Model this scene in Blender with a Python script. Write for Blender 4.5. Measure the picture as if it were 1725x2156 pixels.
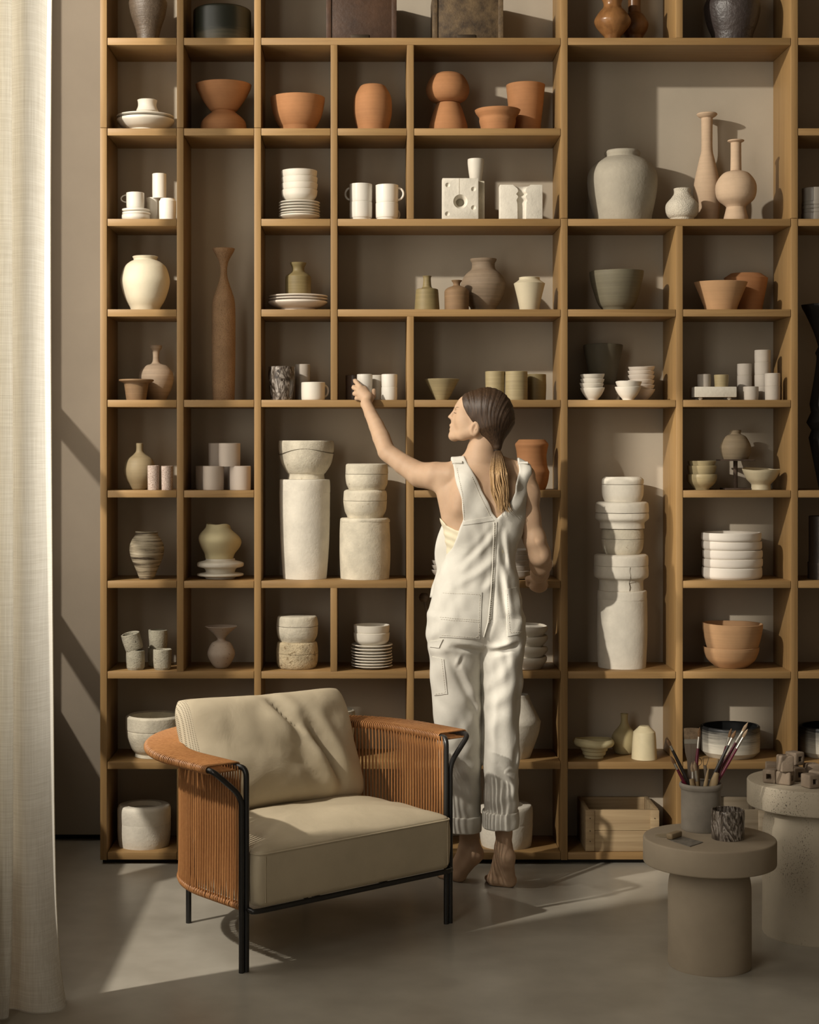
import bpy, bmesh, math, random
import numpy as np
from mathutils import Vector, Matrix, Quaternion, noise as mnoise
from mathutils.bvhtree import BVHTree

for _o in list(bpy.data.objects): bpy.data.objects.remove(_o)
scene = bpy.context.scene
COL = scene.collection
random.seed(7); RNG = np.random.default_rng(7)

# ------------------------------------------------------------------ camera
FPX, VX, VY, H = 3600.0, 768.0, 944.0, 1.582      # focal length in px, vanishing point, eye height
IW, IH = 1725.0, 2156.0
cam_d = bpy.data.cameras.new('camera'); cam = bpy.data.objects.new('camera', cam_d); COL.objects.link(cam)
cam.location = (0, 0, H); cam.rotation_euler = (math.pi/2, 0, 0)
cam_d.sensor_fit = 'HORIZONTAL'; cam_d.sensor_width = 36.0; cam_d.lens = 36.0*FPX/IW
cam_d.shift_x = (IW/2-VX)/IW; cam_d.shift_y = -(IH/2-VY)/IW
cam_d.clip_start = 0.05; cam_d.clip_end = 100
scene.camera = cam

# ------------------------------------------------------------------ world and light
world = bpy.data.worlds.new('world'); scene.world = world; world.use_nodes = True
bg = world.node_tree.nodes['Background']
bg.inputs[0].default_value = (1.0, 0.90, 0.76, 1); bg.inputs[1].default_value = 0.12
LAMP = (-3.4, 3.45, 4.2)                            # the hard light outside the window on the left
ld = bpy.data.lights.new('window_light', 'POINT'); ld.energy = 1060; ld.color = (1.0, 0.925, 0.81); ld.shadow_soft_size = 0.06
lo = bpy.data.objects.new('window_light', ld); COL.objects.link(lo); lo.location = LAMP
ad = bpy.data.lights.new('daylight_window_2', 'AREA'); ad.shape = 'RECTANGLE'; ad.size = 3.6; ad.size_y = 2.2; ad.energy = 95; ad.color = (1.0, 0.93, 0.82)
ao = bpy.data.objects.new('daylight_window_2', ad); COL.objects.link(ao); ao.location = (-1.45, 1.85, 2.45); ao.rotation_euler = (0, -math.pi/2, 0)
ad = bpy.data.lights.new('daylight_window_1', 'AREA'); ad.shape = 'RECTANGLE'; ad.size = 3.3; ad.size_y = 2.2; ad.energy = 60; ad.color = (1.0, 0.93, 0.82)
ao = bpy.data.objects.new('daylight_window_1', ad); COL.objects.link(ao); ao.location = (-1.62, 5.5, 2.7); ao.rotation_euler = (0, -math.pi/2, 0)
sd_ = bpy.data.lights.new('added_mould_spot', 'SPOT'); sd_.energy = 1700; sd_.color = ld.color; sd_.shadow_soft_size = 0.05; sd_.spot_size = math.radians(17); sd_.spot_blend = 0.2  # added spot without a real source, lights moulds inside the person's shadow
so_ = bpy.data.objects.new('added_mould_spot', sd_); COL.objects.link(so_); so_.location = (-3.4, 1.0, 3.6)
so_.rotation_euler = (Vector((-1.35, 3.55, 2.28))-so_.location).to_track_quat('-Z', 'Y').to_euler()
scene.view_settings.view_transform = 'Standard'; scene.view_settings.look = 'None'
scene.view_settings.exposure = 0.0; scene.view_settings.gamma = 1.0
scene.view_settings.use_curve_mapping = False

# ------------------------------------------------------------------ measuring helpers
def PX(px, Y): return (px-VX)*Y/FPX
def PZ(py, Y): return H-(py-VY)*Y/FPX
def P(px, py, Y): return Vector((PX(px, Y), Y, PZ(py, Y)))
def onfloor(px, py, z=0.0):
    Y = (H-z)*FPX/(py-VY); return Vector((PX(px, Y), Y, z))

# ------------------------------------------------------------------ object helpers
def tag(o, label=None, cat=None, group=None, kind=None):
    if label: o['label'] = label
    if cat: o['category'] = cat
    if group: o['group'] = group
    if kind: o['kind'] = kind
    return o
def empty(name, loc=(0, 0, 0)):
    o = bpy.data.objects.new(name, None); o.empty_display_size = 0.05; o.location = loc; COL.objects.link(o); return o
def link(name, me, mat=None, parent=None, loc=None):
    o = bpy.data.objects.new(name, me); COL.objects.link(o)
    if mat is not None:
        me.materials.clear()
        for m in (mat if isinstance(mat, (list, tuple)) else [mat]): me.materials.append(m)
    if parent is not None:
        o.parent = parent
    if loc is not None: o.location = loc
    return o
def mesh(verts, faces, smooth=True, angle=40, name='m'):
    me = bpy.data.meshes.new(name)
    me.from_pydata([tuple(v) for v in verts], [], [tuple(f) for f in faces]); me.validate(); me.update()
    if smooth:
        me.polygons.foreach_set('use_smooth', [True]*len(me.polygons))
        if angle: me.set_sharp_from_angle(angle=math.radians(angle))
    return me
def bm_mesh(bm, smooth=True, angle=40):
    bmesh.ops.recalc_face_normals(bm, faces=bm.faces)
    me = bpy.data.meshes.new('m'); bm.to_mesh(me); bm.free()
    if smooth:
        me.polygons.foreach_set('use_smooth', [True]*len(me.polygons)); me.set_sharp_from_angle(angle=math.radians(angle))
    return me
def box_mesh(sx, sy, sz, bevel=0.0, seg=2, base=True):
    bm = bmesh.new(); bmesh.ops.create_cube(bm, size=1.0)
    for v in bm.verts: v.co = Vector((v.co.x*sx, v.co.y*sy, (v.co.z+(0.5 if base else 0))*sz))
    if bevel: bmesh.ops.bevel(bm, geom=bm.edges[:], offset=bevel, segments=seg, profile=0.5, affect='EDGES')
    return bm_mesh(bm, angle=35)
def box_at(name, x0, x1, y0, y1, z0, z1, mat, parent=None, bevel=0.0, org=(0, 0, 0)):
    me = box_mesh(x1-x0, y1-y0, z1-z0, bevel)
    o = link(name, me, mat, parent); o.location = ((x0+x1)/2-org[0], (y0+y1)/2-org[1], z0-org[2]); return o
def sweep(pts, r, seg=10, closed=False, caps=True, squash=None):
    """tube along pts; r number or list"""
    pts = [Vector(p) for p in pts]; n = len(pts)
    rs = r if isinstance(r, (list, tuple, np.ndarray)) else [r]*n
    V = []; F = []
    T = []
    for i in range(n):
        a = pts[i-1] if (i > 0 or closed) else pts[i]; b = pts[(i+1) % n] if (i < n-1 or closed) else pts[i]
        T.append((b-a).normalized())
    up = Vector((0, 0, 1)) if abs(T[0].z) < 0.9 else Vector((0, 1, 0))
    N = (up-T[0]*up.dot(T[0])).normalized()
    for i in range(n):
        if i > 0:
            N = (N-T[i]*N.dot(T[i])).normalized()
        B = T[i].cross(N)
        for k in range(seg):
            a = 2*math.pi*k/seg; V.append(pts[i]+(N*math.cos(a)+B*math.sin(a))*rs[i])
    m = n if closed else n-1
    for i in range(m):
        for k in range(seg):
            a = i*seg+k; b = i*seg+(k+1) % seg; c = ((i+1) % n)*seg+(k+1) % seg; d = ((i+1) % n)*seg+k
            F.append((a, b, c, d))
    if caps and not closed:
        F.append(tuple(range(seg))[::-1]); F.append(tuple((n-1)*seg+k for k in range(seg)))
    return V, F
def merge(parts):
    V = []; F = []
    for v, f in parts:
        o = len(V); V += list(v); F += [tuple(i+o for i in q) for q in f]
    return V, F
def crom(pts, sub=8, closed=False):
    """Catmull-Rom through points (tuples of any length)"""
    pts = [np.array(p, float) for p in pts]; n = len(pts); out = []
    rng = range(n if closed else n-1)
    for i in rng:
        p0 = pts[(i-1) % n] if (closed or i > 0) else 2*pts[0]-pts[1]
        p1 = pts[i]; p2 = pts[(i+1) % n]
        p3 = pts[(i+2) % n] if (closed or i+2 < n) else 2*pts[-1]-pts[-2]
        for k in range(sub):
            t = k/sub
            out.append(0.5*((2*p1)+(-p0+p2)*t+(2*p0-5*p1+4*p2-p3)*t*t+(-p0+3*p1-3*p2+p3)*t**3))
    if not closed: out.append(pts[-1])
    return out

# ------------------------------------------------------------------ materials
def nd(nt, t, **kw):
    n = nt.nodes.new(t)
    for k, v in kw.items(): setattr(n, k, v)
    return n
class MB:
    def __init__(s, name):
        s.m = bpy.data.materials.new(name); s.m.use_nodes = True; s.nt = s.m.node_tree
        s.b = s.nt.nodes['Principled BSDF']; s.tc = nd(s.nt, 'ShaderNodeTexCoord')
        s.oi = nd(s.nt, 'ShaderNodeObjectInfo')
    def L(s, a, b): s.nt.links.new(a, b)
    def coord(s, scale=(1, 1, 1), rnd=True, space='Object'):
        mp = nd(s.nt, 'ShaderNodeMapping'); mp.inputs['Scale'].default_value = scale
        s.L(s.tc.outputs[space], mp.inputs['Vector'])
        if rnd:
            mu = nd(s.nt, 'ShaderNodeMath', operation='MULTIPLY'); mu.inputs[1].default_value = 37.0
            s.L(s.oi.outputs['Random'], mu.inputs[0])
            cx = nd(s.nt, 'ShaderNodeCombineXYZ')
            for k in range(3): s.L(mu.outputs[0], cx.inputs[k])
            s.L(cx.outputs[0], mp.inputs['Location'])
        return mp.outputs[0]
    def noise(s, co, scale=5, detail=4, rough=0.55, dist=0.0):
        n = nd(s.nt, 'ShaderNodeTexNoise'); n.inputs['Scale'].default_value = scale; n.inputs['Detail'].default_value = detail
        n.inputs['Roughness'].default_value = rough; n.inputs['Distortion'].default_value = dist
        s.L(co, n.inputs['Vector']); return n.outputs['Fac']
    def ramp(s, fac, stops):
        r = nd(s.nt, 'ShaderNodeValToRGB'); e = r.color_ramp.elements
        while len(e) < len(stops): e.new(0.5)
        for q, (p, c) in zip(e, stops):
            q.position = p; q.color = (*c, 1) if len(c) == 3 else c
        s.L(fac, r.inputs[0]); return r.outputs[0]
    def mix(s, fac, a, b, mode='MIX'):
        n = nd(s.nt, 'ShaderNodeMix', data_type='RGBA', blend_type=mode)
        for sock, v in ((n.inputs[0], fac), (n.inputs[6], a), (n.inputs[7], b)):
            if hasattr(v, 'type') and hasattr(v, 'links'): s.L(v, sock)
            elif isinstance(v, (int, float)): sock.default_value = v
            else: sock.default_value = (*v, 1) if len(v) == 3 else v
        return n.outputs[2]
    def math(s, op, a, b=None):
        n = nd(s.nt, 'ShaderNodeMath', operation=op)
        for sock, v in ((n.inputs[0], a), (n.inputs[1], b)):
            if v is None: continue
            if isinstance(v, (int, float)): sock.default_value = v
            else: s.L(v, sock)
        return n.outputs[0]
    def bump(s, h, strength=0.3, dist=0.002, prev=None):
        n = nd(s.nt, 'ShaderNodeBump'); n.inputs['Strength'].default_value = strength; n.inputs['Distance'].default_value = dist
        s.L(h, n.inputs['Height'])
        if prev is not None: s.L(prev, n.inputs['Normal'])
        s.L(n.outputs[0], s.b.inputs['Normal']); return n.outputs[0]
    def color(s, c):
        if hasattr(c, 'links'): s.L(c, s.b.inputs['Base Color'])
        else: s.b.inputs['Base Color'].default_value = (*c, 1)
    def set(s, rough=0.5, spec=0.4, metal=0.0):
        s.b.inputs['Roughness'].default_value = rough; s.b.inputs['Specular IOR Level'].default_value = spec
        s.b.inputs['Metallic'].default_value = metal
MATS = {}
def vary(c, k): return tuple(max(0.0, min(1.0, x*k)) for x in c)
def clay(name, c, rough=0.75, var=0.18, scale=14, bump=0.25, bdist=0.0015, speck=None, bands=0.0, spec=0.3, c2=None):
    """matte or glazed ceramic: mottled colour, throwing lines, speckles"""
    if name in MATS: return MATS[name]
    b = MB(name); co = b.coord()
    n = b.noise(co, scale, 5, 0.6)
    col = b.ramp(n, [(0.3, vary(c2 or c, 1-var) if not c2 else c2), (0.7, vary(c, 1+var*0.6))])
    h = b.noise(co, scale*7, 4, 0.6)
    if bands:
        cz = b.coord((0.6, 0.6, 26))
        bn = b.noise(cz, 5, 3, 0.6)
        col = b.mix(bands, col, b.ramp(bn, [(0.35, vary(c, 0.62)), (0.65, vary(c, 1.25))]))
        h = b.math('ADD', h, b.math('MULTIPLY', bn, 1.2))
    if speck:
        sc, th, dk = speck
        sn = b.noise(co, sc, 2, 0.5)
        f = b.ramp(sn, [(th, (0, 0, 0)), (min(1, th+0.05), (1, 1, 1))])
        col = b.mix(f, col, dk)
    b.color(col); b.set(rough, spec); b.bump(h, bump, bdist)
    MATS[name] = b.m; return b.m
def wood(name, axis, c1, c2, rough=0.5, scale=1.0, bump=0.12):
    if name in MATS: return MATS[name]
    b = MB(name); s = [60*scale]*3; s[axis] = 2.2*scale
    co = b.coord(tuple(s)); n = b.noise(co, 1.0, 6, 0.62, 0.6)
    s2 = [9*scale]*3; s2[axis] = 0.5*scale
    n2 = b.noise(b.coord(tuple(s2)), 1.0, 3, 0.5, 0.8)
    col = b.ramp(n, [(0.28, c2), (0.62, c1)])
    col = b.mix(b.math('MULTIPLY', n2, 0.55), col, vary(c2, 1.15))
    # every plank a slightly different tone
    v = nd(b.nt, 'ShaderNodeHueSaturation'); b.L(col, v.inputs['Color'])
    b.L(b.math('ADD', b.math('MULTIPLY', b.oi.outputs['Random'], 0.22), 0.89), v.inputs['Value'])
    b.color(v.outputs[0]); b.set(rough, 0.35); b.bump(n, bump, 0.001)
    MATS[name] = b.m; return b.m
def plain(name, c, rough=0.5, spec=0.4, metal=0.0, var=0.1, scale=20, bump=0.0):
    if name in MATS: return MATS[name]
    b = MB(name); n = b.noise(b.coord(), scale, 3)
    b.color(b.ramp(n, [(0.3, vary(c, 1-var)), (0.7, vary(c, 1+var))])); b.set(rough, spec, metal)
    if bump: b.bump(b.noise(b.coord(), scale*8, 3), bump, 0.001)
    MATS[name] = b.m; return b.m
OAK1, OAK2 = (0.345, 0.212, 0.086), (0.235, 0.138, 0.054)
wood_h = wood('oak_horizontal', 0, OAK1, OAK2); wood_v = wood('oak_vertical', 2, OAK1, OAK2)
def plaster_wall(name, c):
    b = MB(name); n = b.noise(b.coord(rnd=False), 2.2, 5, 0.6); n2 = b.noise(b.coord(rnd=False), 160, 3)
    b.color(b.ramp(n, [(0.3, vary(c, 0.92)), (0.7, vary(c, 1.06))])); b.set(0.9, 0.2); b.bump(n2, 0.12, 0.002)
    MATS[name] = b.m; return b.m
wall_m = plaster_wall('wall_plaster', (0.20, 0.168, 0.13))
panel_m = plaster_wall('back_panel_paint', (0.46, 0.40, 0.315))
def concrete_floor():
    b = MB('polished_concrete'); co = b.coord(rnd=False)
    n = b.noise(co, 1.6, 5, 0.55, 0.3); n2 = b.noise(co, 6, 3, 0.5); n3 = b.noise(b.coord((1, 1, 1), False), 220, 2)
    col = b.ramp(n, [(0.3, (0.27, 0.245, 0.20)), (0.7, (0.40, 0.37, 0.31))])
    col = b.mix(0.45, col, b.ramp(n2, [(0.3, (0.235, 0.21, 0.17)), (0.7, (0.42, 0.39, 0.33))]))
    b.color(col); b.set(0.29, 0.45)
    b.bump(n3, 0.04, 0.001)
    MATS['floor'] = b.m; return b.m
floor_m = concrete_floor()
black_gap = plain('shadow_gap_black', (0.012, 0.011, 0.01), 0.8)  # shade of the wall and plinth recesses put into a near-black colour

# ------------------------------------------------------------------ room shell
YF, YB = 6.5, 6.787                                    # front and back plane of the shelving
YW = 6.88
XL = -1.35
def st(o): o['kind'] = 'structure'; return o
st(box_at('floor', -4.0, 3.6, -1.2, 7.0, -0.08, 0.0, floor_m))
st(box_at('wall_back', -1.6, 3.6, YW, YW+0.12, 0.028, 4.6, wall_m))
st(box_at('baseboard_back', -1.6, 3.6, 6.937, 6.99, 0.0, 0.03, black_gap))
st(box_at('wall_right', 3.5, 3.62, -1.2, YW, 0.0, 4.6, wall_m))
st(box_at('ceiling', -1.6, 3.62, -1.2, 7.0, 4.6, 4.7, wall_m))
wl = st(empty('wall_left'))
W1, W2, W3 = (4.2, 6.72), (0.7, 3.0), (3.17, 3.665)    # left-wall windows; the last is an unseen slit added for the spot
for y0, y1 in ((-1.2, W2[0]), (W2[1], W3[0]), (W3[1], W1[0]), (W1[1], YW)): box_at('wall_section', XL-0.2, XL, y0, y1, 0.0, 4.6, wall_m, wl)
for (y0, y1), zs_, zt_ in ((W1, 0.66, 4.45), (W2, 0.5, 4.45), (W3, 1.82, 2.86)):
    box_at('wall_section', XL-0.2, XL, y0, y1, 0.0, zs_, wall_m, wl); box_at('wall_section', XL-0.2, XL, y0, y1, zt_, 4.6, wall_m, wl)
steel = plain('window_steel', (0.05, 0.045, 0.04), 0.5)
w1 = st(empty('window_1'))
box_at('window_sill', XL-0.2, XL+0.03, W1[0], W1[1], 0.66, 0.69, wall_m, w1)
for y0, y1 in ((5.60, 5.76), (W1[1]-0.06, W1[1]), (W1[0], W1[0]+0.06)):
    box_at('mullion', XL-0.06, XL-0.01, y0, y1, 0.69, 4.45, steel, w1)
for z0, z1 in ((1.06, 1.12), (1.84, 1.90)):
    box_at('transom', XL-0.06, XL-0.01, 5.76, W1[1]-0.06, z0, z1, steel, w1)
box_at('added_shade_rail', XL-0.06, XL-0.01, W1[0]+0.06, 5.60, 0.69, 0.96, steel, w1)  # unseen rail, added to keep the lamp off the floor near the curtain
w2 = st(empty('window_2'))
box_at('window_sill', XL-0.2, XL+0.03, W2[0], W2[1], 0.5, 0.53, wall_m, w2)
for y0, y1 in ((W2[0], W2[0]+0.06), (W2[1]-0.06, W2[1])): box_at('mullion', XL-0.06, XL-0.01, y0, y1, 0.53, 4.45, steel, w2)

# ------------------------------------------------------------------ shelving
T = 15.0
def SY(k): return 79.5+190.6*k                          # top edge of shelf k in px on the front plane
def SZ(k): return PZ(SY(k), YF)                         # top surface height
TZ = T*YF/FPX
def fx(px): return PX(px, YF)
unit = empty('shelving_unit', (fx(940), YF, 0.0))
tag(unit, 'wall-wide oak shelving unit of open compartments filled with pottery', 'shelf')
UO = unit.location
DJ = 0.0008
def upright(x0, k0, k1, joint=None, y1=YB):
    """upright between shelf k0 (below it) and shelf k1 (above its top); None = full"""
    zt = SZ(k0)-TZ if k0 is not None else 3.5
    zb = SZ(k1) if k1 is not None else 0.017
    segs = [(zb, zt)]
    if joint is not None:
        zj = SZ(joint)+0.002; segs = [(zb, zj-DJ), (zj+DJ, zt)]
    for a, c in segs:
        box_at('upright', fx(x0)+DJ, fx(x0+T)-DJ, YF, y1, a, c, wood_v, unit, 0.0012, UO)
upright(210.5, None, None, 1, YW); upright(372, None, 7, 1); upright(372, 8, None)
upright(535, None, None, 1); upright(696, 0, 4); upright(695.5, 6, 7)
upright(857, 0, 2); upright(857, 3, None)
upright(1181, None, None, 2); upright(1423.5, None, 0); upright(1423.5, 2, None)
upright(1666, None, None, 2); upright(1908, None, None, 2, YW)
S = {0: [(226, 372), (387, 535), (550, 1181), (1196, 1666), (1681, 1908)],
     1: [(226, 372), (387, 535), (550, 696), (711, 857), (872, 1181), (1681, 1908)],
     2: [(226, 372), (550, 696), (711, 1181), (1196, 1666), (1681, 1908)],
     3: [(226, 372), (550, 696), (711, 1181), (1196, 1423.5), (1438.5, 1666)],
     4: [(226, 372), (387, 535), (550, 857), (872, 1181), (1196, 1423.5), (1438.5, 1666)],
     5: [(226, 372), (387, 535), (872, 1181), (1438.5, 1666), (1681, 1908)],
     6: [(226, 372), (387, 535), (550, 857), (872, 1181), (1438.5, 1666), (1681, 1908)],
     7: [(226, 535), (550, 857), (872, 1181), (1196, 1423.5), (1438.5, 1666), (1681, 1908)],
     8: [(226, 535), (550, 857), (872, 1181), (1196, 1423.5), (1438.5, 1666), (1681, 1908)],
     9: [(226, 372), (387, 535), (550, 857), (872, 1181), (1196, 1423.5), (1438.5, 1666), (1681, 1908)]}
S[-1] = S[0]
for k, sp in S.items():
    for a, c in sp:
        box_at('shelf_board', fx(a)+DJ, fx(c)-DJ, YF+0.0005, YB, SZ(k)-TZ, SZ(k), wood_h, unit, 0.0012, UO)
for a, c in ((226, 535), (550, 1181), (1196, 1666), (1681, 1908)):
    box_at('back_panel', fx(a)-0.006, fx(c)+0.006, YB, YB+0.012, 0.017, 3.5, panel_m, unit, 0, UO)
box_at('plinth', fx(214), fx(1919), YF+0.03, YB, 0.0, 0.017, black_gap, unit, 0, UO)
# ------------------------------------------------------------------ pottery materials
TC = clay('terracotta', (0.37, 0.172, 0.072), 0.8, 0.14, 10, 0.2, 0.001, bands=0.12)
TCL = clay('pale_terracotta', (0.50, 0.295, 0.15), 0.8, 0.1, 10, 0.2, 0.001, bands=0.12)
WHITE = clay('white_glaze', (0.74, 0.70, 0.62), 0.22, 0.04, 8, 0.03, 0.0005, spec=0.5)
SATIN = clay('white_satin', (0.68, 0.63, 0.54), 0.5, 0.06, 10, 0.08, 0.0006)
PINKW = clay('warm_white_bisque', (0.70, 0.62, 0.53), 0.7, 0.06, 10, 0.1, 0.0006)
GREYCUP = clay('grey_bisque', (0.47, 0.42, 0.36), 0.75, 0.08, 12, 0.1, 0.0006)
CREAM = clay('cream_bisque', (0.64, 0.575, 0.43), 0.75, 0.08, 9, 0.3, 0.002)
PLAST = clay('old_plaster', (0.60, 0.545, 0.43), 0.9, 0.22, 16, 0.55, 0.003, speck=(60, 0.70, (0.42, 0.36, 0.26)))
PLASTW = clay('white_plaster', (0.70, 0.65, 0.55), 0.9, 0.12, 14, 0.4, 0.003)
PLASTY = clay('stained_plaster', (0.55, 0.45, 0.29), 0.92, 0.35, 20, 0.9, 0.005, speck=(70, 0.60, (0.28, 0.21, 0.12)))
GREYV = clay('grey_rough_clay', (0.40, 0.36, 0.285), 0.9, 0.15, 9, 0.5, 0.003)
SAND = clay('sand_clay', (0.55, 0.40, 0.27), 0.9, 0.08, 12, 0.4, 0.0015, bands=0.1)
OLIVE = clay('olive_stoneware', (0.215, 0.165, 0.075), 0.55, 0.2, 8, 0.2, 0.001, bands=0.25)
OLIVEL = clay('pale_olive_stoneware', (0.36, 0.29, 0.16), 0.5, 0.15, 8, 0.2, 0.001, bands=0.3)
GREYG = clay('grey_green_stoneware', (0.17, 0.15, 0.10), 0.6, 0.15, 8, 0.2, 0.001, bands=0.25)
DKGREY = clay('dark_olive_clay', (0.105, 0.09, 0.06), 0.6, 0.15, 8, 0.2, 0.001)
BROWNC = clay('brown_clay', (0.22, 0.135, 0.07), 0.7, 0.25, 9, 0.3, 0.0015, bands=0.3)
TAUPE = clay('taupe_clay', (0.25, 0.185, 0.125), 0.7, 0.25, 9, 0.3, 0.0015, bands=0.3)
CORK = clay('speckled_brown_clay', (0.30, 0.185, 0.10), 0.95, 0.15, 20, 1.0, 0.004, speck=(380, 0.58, (0.17, 0.10, 0.055)))
SPECK = clay('pink_speckled_clay', (0.52, 0.42, 0.36), 0.85, 0.1, 20, 0.4, 0.001, speck=(520, 0.52, (0.17, 0.11, 0.08)))
BRSP = clay('metallic_speckled_clay', (0.085, 0.06, 0.04), 0.5, 0.2, 14, 0.7, 0.002, speck=(520, 0.64, (0.26, 0.195, 0.125)), bands=0.2, spec=0.5)
BLACK = clay('black_clay', (0.016, 0.014, 0.012), 0.5, 0.3, 10, 0.5, 0.002, speck=(150, 0.72, (0.10, 0.085, 0.07)), spec=0.5)
DKBRN = clay('dark_brown_clay', (0.04, 0.025, 0.015), 0.5, 0.25, 10, 0.5, 0.002, spec=0.5)
BLKBRN = clay('charcoal_brown_clay', (0.055, 0.042, 0.038), 0.4, 0.3, 9, 0.9, 0.004, spec=0.6)
STONE = clay('pitted_grey_stone', (0.38, 0.35, 0.27), 0.9, 0.2, 25, 0.9, 0.003, speck=(130, 0.66, (0.08, 0.07, 0.05)))
TRAY = clay('white_tray_bisque', (0.76, 0.70, 0.62), 0.65, 0.04, 8, 0.06, 0.0005)
TIN = clay('grey_tin', (0.30, 0.27, 0.23), 0.35, 0.15, 12, 0.1, 0.0006, spec=0.6)
MOSS = clay('yellowish_cream_bisque', (0.60, 0.52, 0.31), 0.7, 0.1, 9, 0.2, 0.001)
TURN = wood('turned_wood', 2, (0.34, 0.165, 0.06), (0.16, 0.07, 0.025), 0.28, 0.6)
TURND = wood('dark_turned_wood', 2, (0.22, 0.10, 0.035), (0.10, 0.045, 0.018), 0.3, 0.6)
def marbled():
    b = MB('marbled_glaze'); co = b.coord((1, 1, 0.35)); n = b.noise(co, 42, 5, 0.6, 3.0)
    b.color(b.ramp(n, [(0.40, (0.03, 0.022, 0.016)), (0.5, (0.12, 0.095, 0.075)), (0.62, (0.36, 0.32, 0.28))]))
    b.set(0.25, 0.5); b.bump(n, 0.2, 0.001); return b.m
MARB = marbled()
def striped():
    b = MB('brushed_stripe_glaze'); n = b.noise(b.coord((0.35, 0.35, 7)), 11, 6, 0.7, 0.6)
    b.color(b.ramp(n, [(0.40, (0.045, 0.03, 0.018)), (0.52, (0.30, 0.25, 0.17)), (0.65, (0.46, 0.40, 0.30))])); b.set(0.7, 0.3); b.bump(n, 0.3, 0.002); return b.m
STRIPE = striped()
def two_tone(name, dark, light, z0, z1, inside=None):
    """glaze that turns from a dark rim to a pale foot with brushed streaks"""
    b = MB(name); sp = nd(b.nt, 'ShaderNodeSeparateXYZ'); b.L(b.tc.outputs['Object'], sp.inputs[0])
    n = b.noise(b.coord((0.5, 0.5, 10)), 14, 6, 0.75)
    z = b.math('ADD', sp.outputs['Z'], b.math('MULTIPLY', b.math('SUBTRACT', n, 0.5), (z1-z0)*1.3))
    mr = nd(b.nt, 'ShaderNodeMapRange'); mr.inputs[1].default_value = z0; mr.inputs[2].default_value = z1
    b.L(z, mr.inputs[0])
    b.color(b.ramp(mr.outputs[0], [(0.0, light), (1.0, dark)])); b.set(0.4, 0.5); b.bump(n, 0.2, 0.001); return b.m
GLZ = two_tone('black_to_white_glaze', (0.02, 0.02, 0.02), (0.60, 0.56, 0.47), 0.035, 0.11)
GLZI = plain('black_glaze_inside', (0.012, 0.012, 0.012), 0.3, 0.5)
GRNB = two_tone('dark_green_glaze', (0.016, 0.018, 0.012), (0.12, 0.10, 0.06), 0.0, 0.05)

# ------------------------------------------------------------------ lathe
def profile(prof, sub=5):
    """prof: (r, y[, corner]) -> smooth polyline; corner=1 keeps a crease"""
    runs = [[]]
    for i, p in enumerate(prof):
        runs[-1].append((p[0], p[1]))
        if len(p) > 2 and p[2] and 0 < i < len(prof)-1: runs.append([(p[0], p[1])])
    out = []
    for r in runs:
        q = crom(r, sub) if len(r) > 2 else [np.array(r[0], float), np.array(r[-1], float)]
        if out: q = q[1:]
        out += q
    return out
def lathe_mesh(outer, thick, hollow=True, seg=48, wob=0.0, rimw=0.0, seed=0, floor=None, flat_top=False, inner=None, oval=1.0):
    """outer: list (r, z) from top to bottom in metres"""
    rs = random.Random(seed)
    outer = [(max(0.0006, r), z) for r, z in outer]
    prof = []
    zt, zb = outer[0][1], outer[-1][1]
    if hollow:
        fl = floor if floor is not None else zb+max(thick, 0.004)
        ins = inner or [(max(0.002, r-thick), z) for r, z in outer if z > fl+0.001]
        ins = ins[::-1] or [(max(0.002, outer[0][0]-thick), zt)]
        ins[-1] = (ins[-1][0], zt) if not inner else ins[-1]
        prof = [(0.0005, fl)] + [(max(0.001, ins[0][0]*0.6), fl)] + ins
        rim = (outer[0][0]-thick*0.5, zt+thick*0.28)
        prof += [rim] if not inner else []
    else:
        prof = [(0.0005, zt), (outer[0][0]*0.5, zt)]
    prof += outer + [(outer[-1][0]*0.5, zb), (0.0005, zb)]
    ph = [rs.uniform(0, 6.28) for _ in range(8)]
    V = []; F = []; n = len(prof); hh = max(1e-4, zt-zb)
    for (r, z) in prof:
        u = (z-zb)/hh
        for k in range(seg):
            a = 2*math.pi*k/seg
            w = 1.0
            if wob: w += wob*(math.sin(2*a+ph[0]+2.2*u)*0.5+math.sin(3*a+ph[1]-3*u)*0.35+math.sin(5*a+ph[2]+5*u)*0.2+math.sin(a+ph[3]+6*u)*0.3)
            zz = z
            if rimw: zz += rimw*max(0, u)**2*(math.sin(a+ph[4])*0.7+math.sin(2*a+ph[5])*0.4+math.sin(5*a+ph[6])*0.12)
            V.append((r*w*math.cos(a), r*w*math.sin(a)*oval, zz))
    for i in range(n-1):
        for k in range(seg):
            F.append((i*seg+k, (i+1)*seg+k, (i+1)*seg+(k+1) % seg, i*seg+(k+1) % seg))
    F.append(tuple(range(seg))); F.append(tuple((n-1)*seg+k for k in range(seg))[::-1])
    return mesh(V, F, True, 38)
SEEDC = [0]
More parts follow.
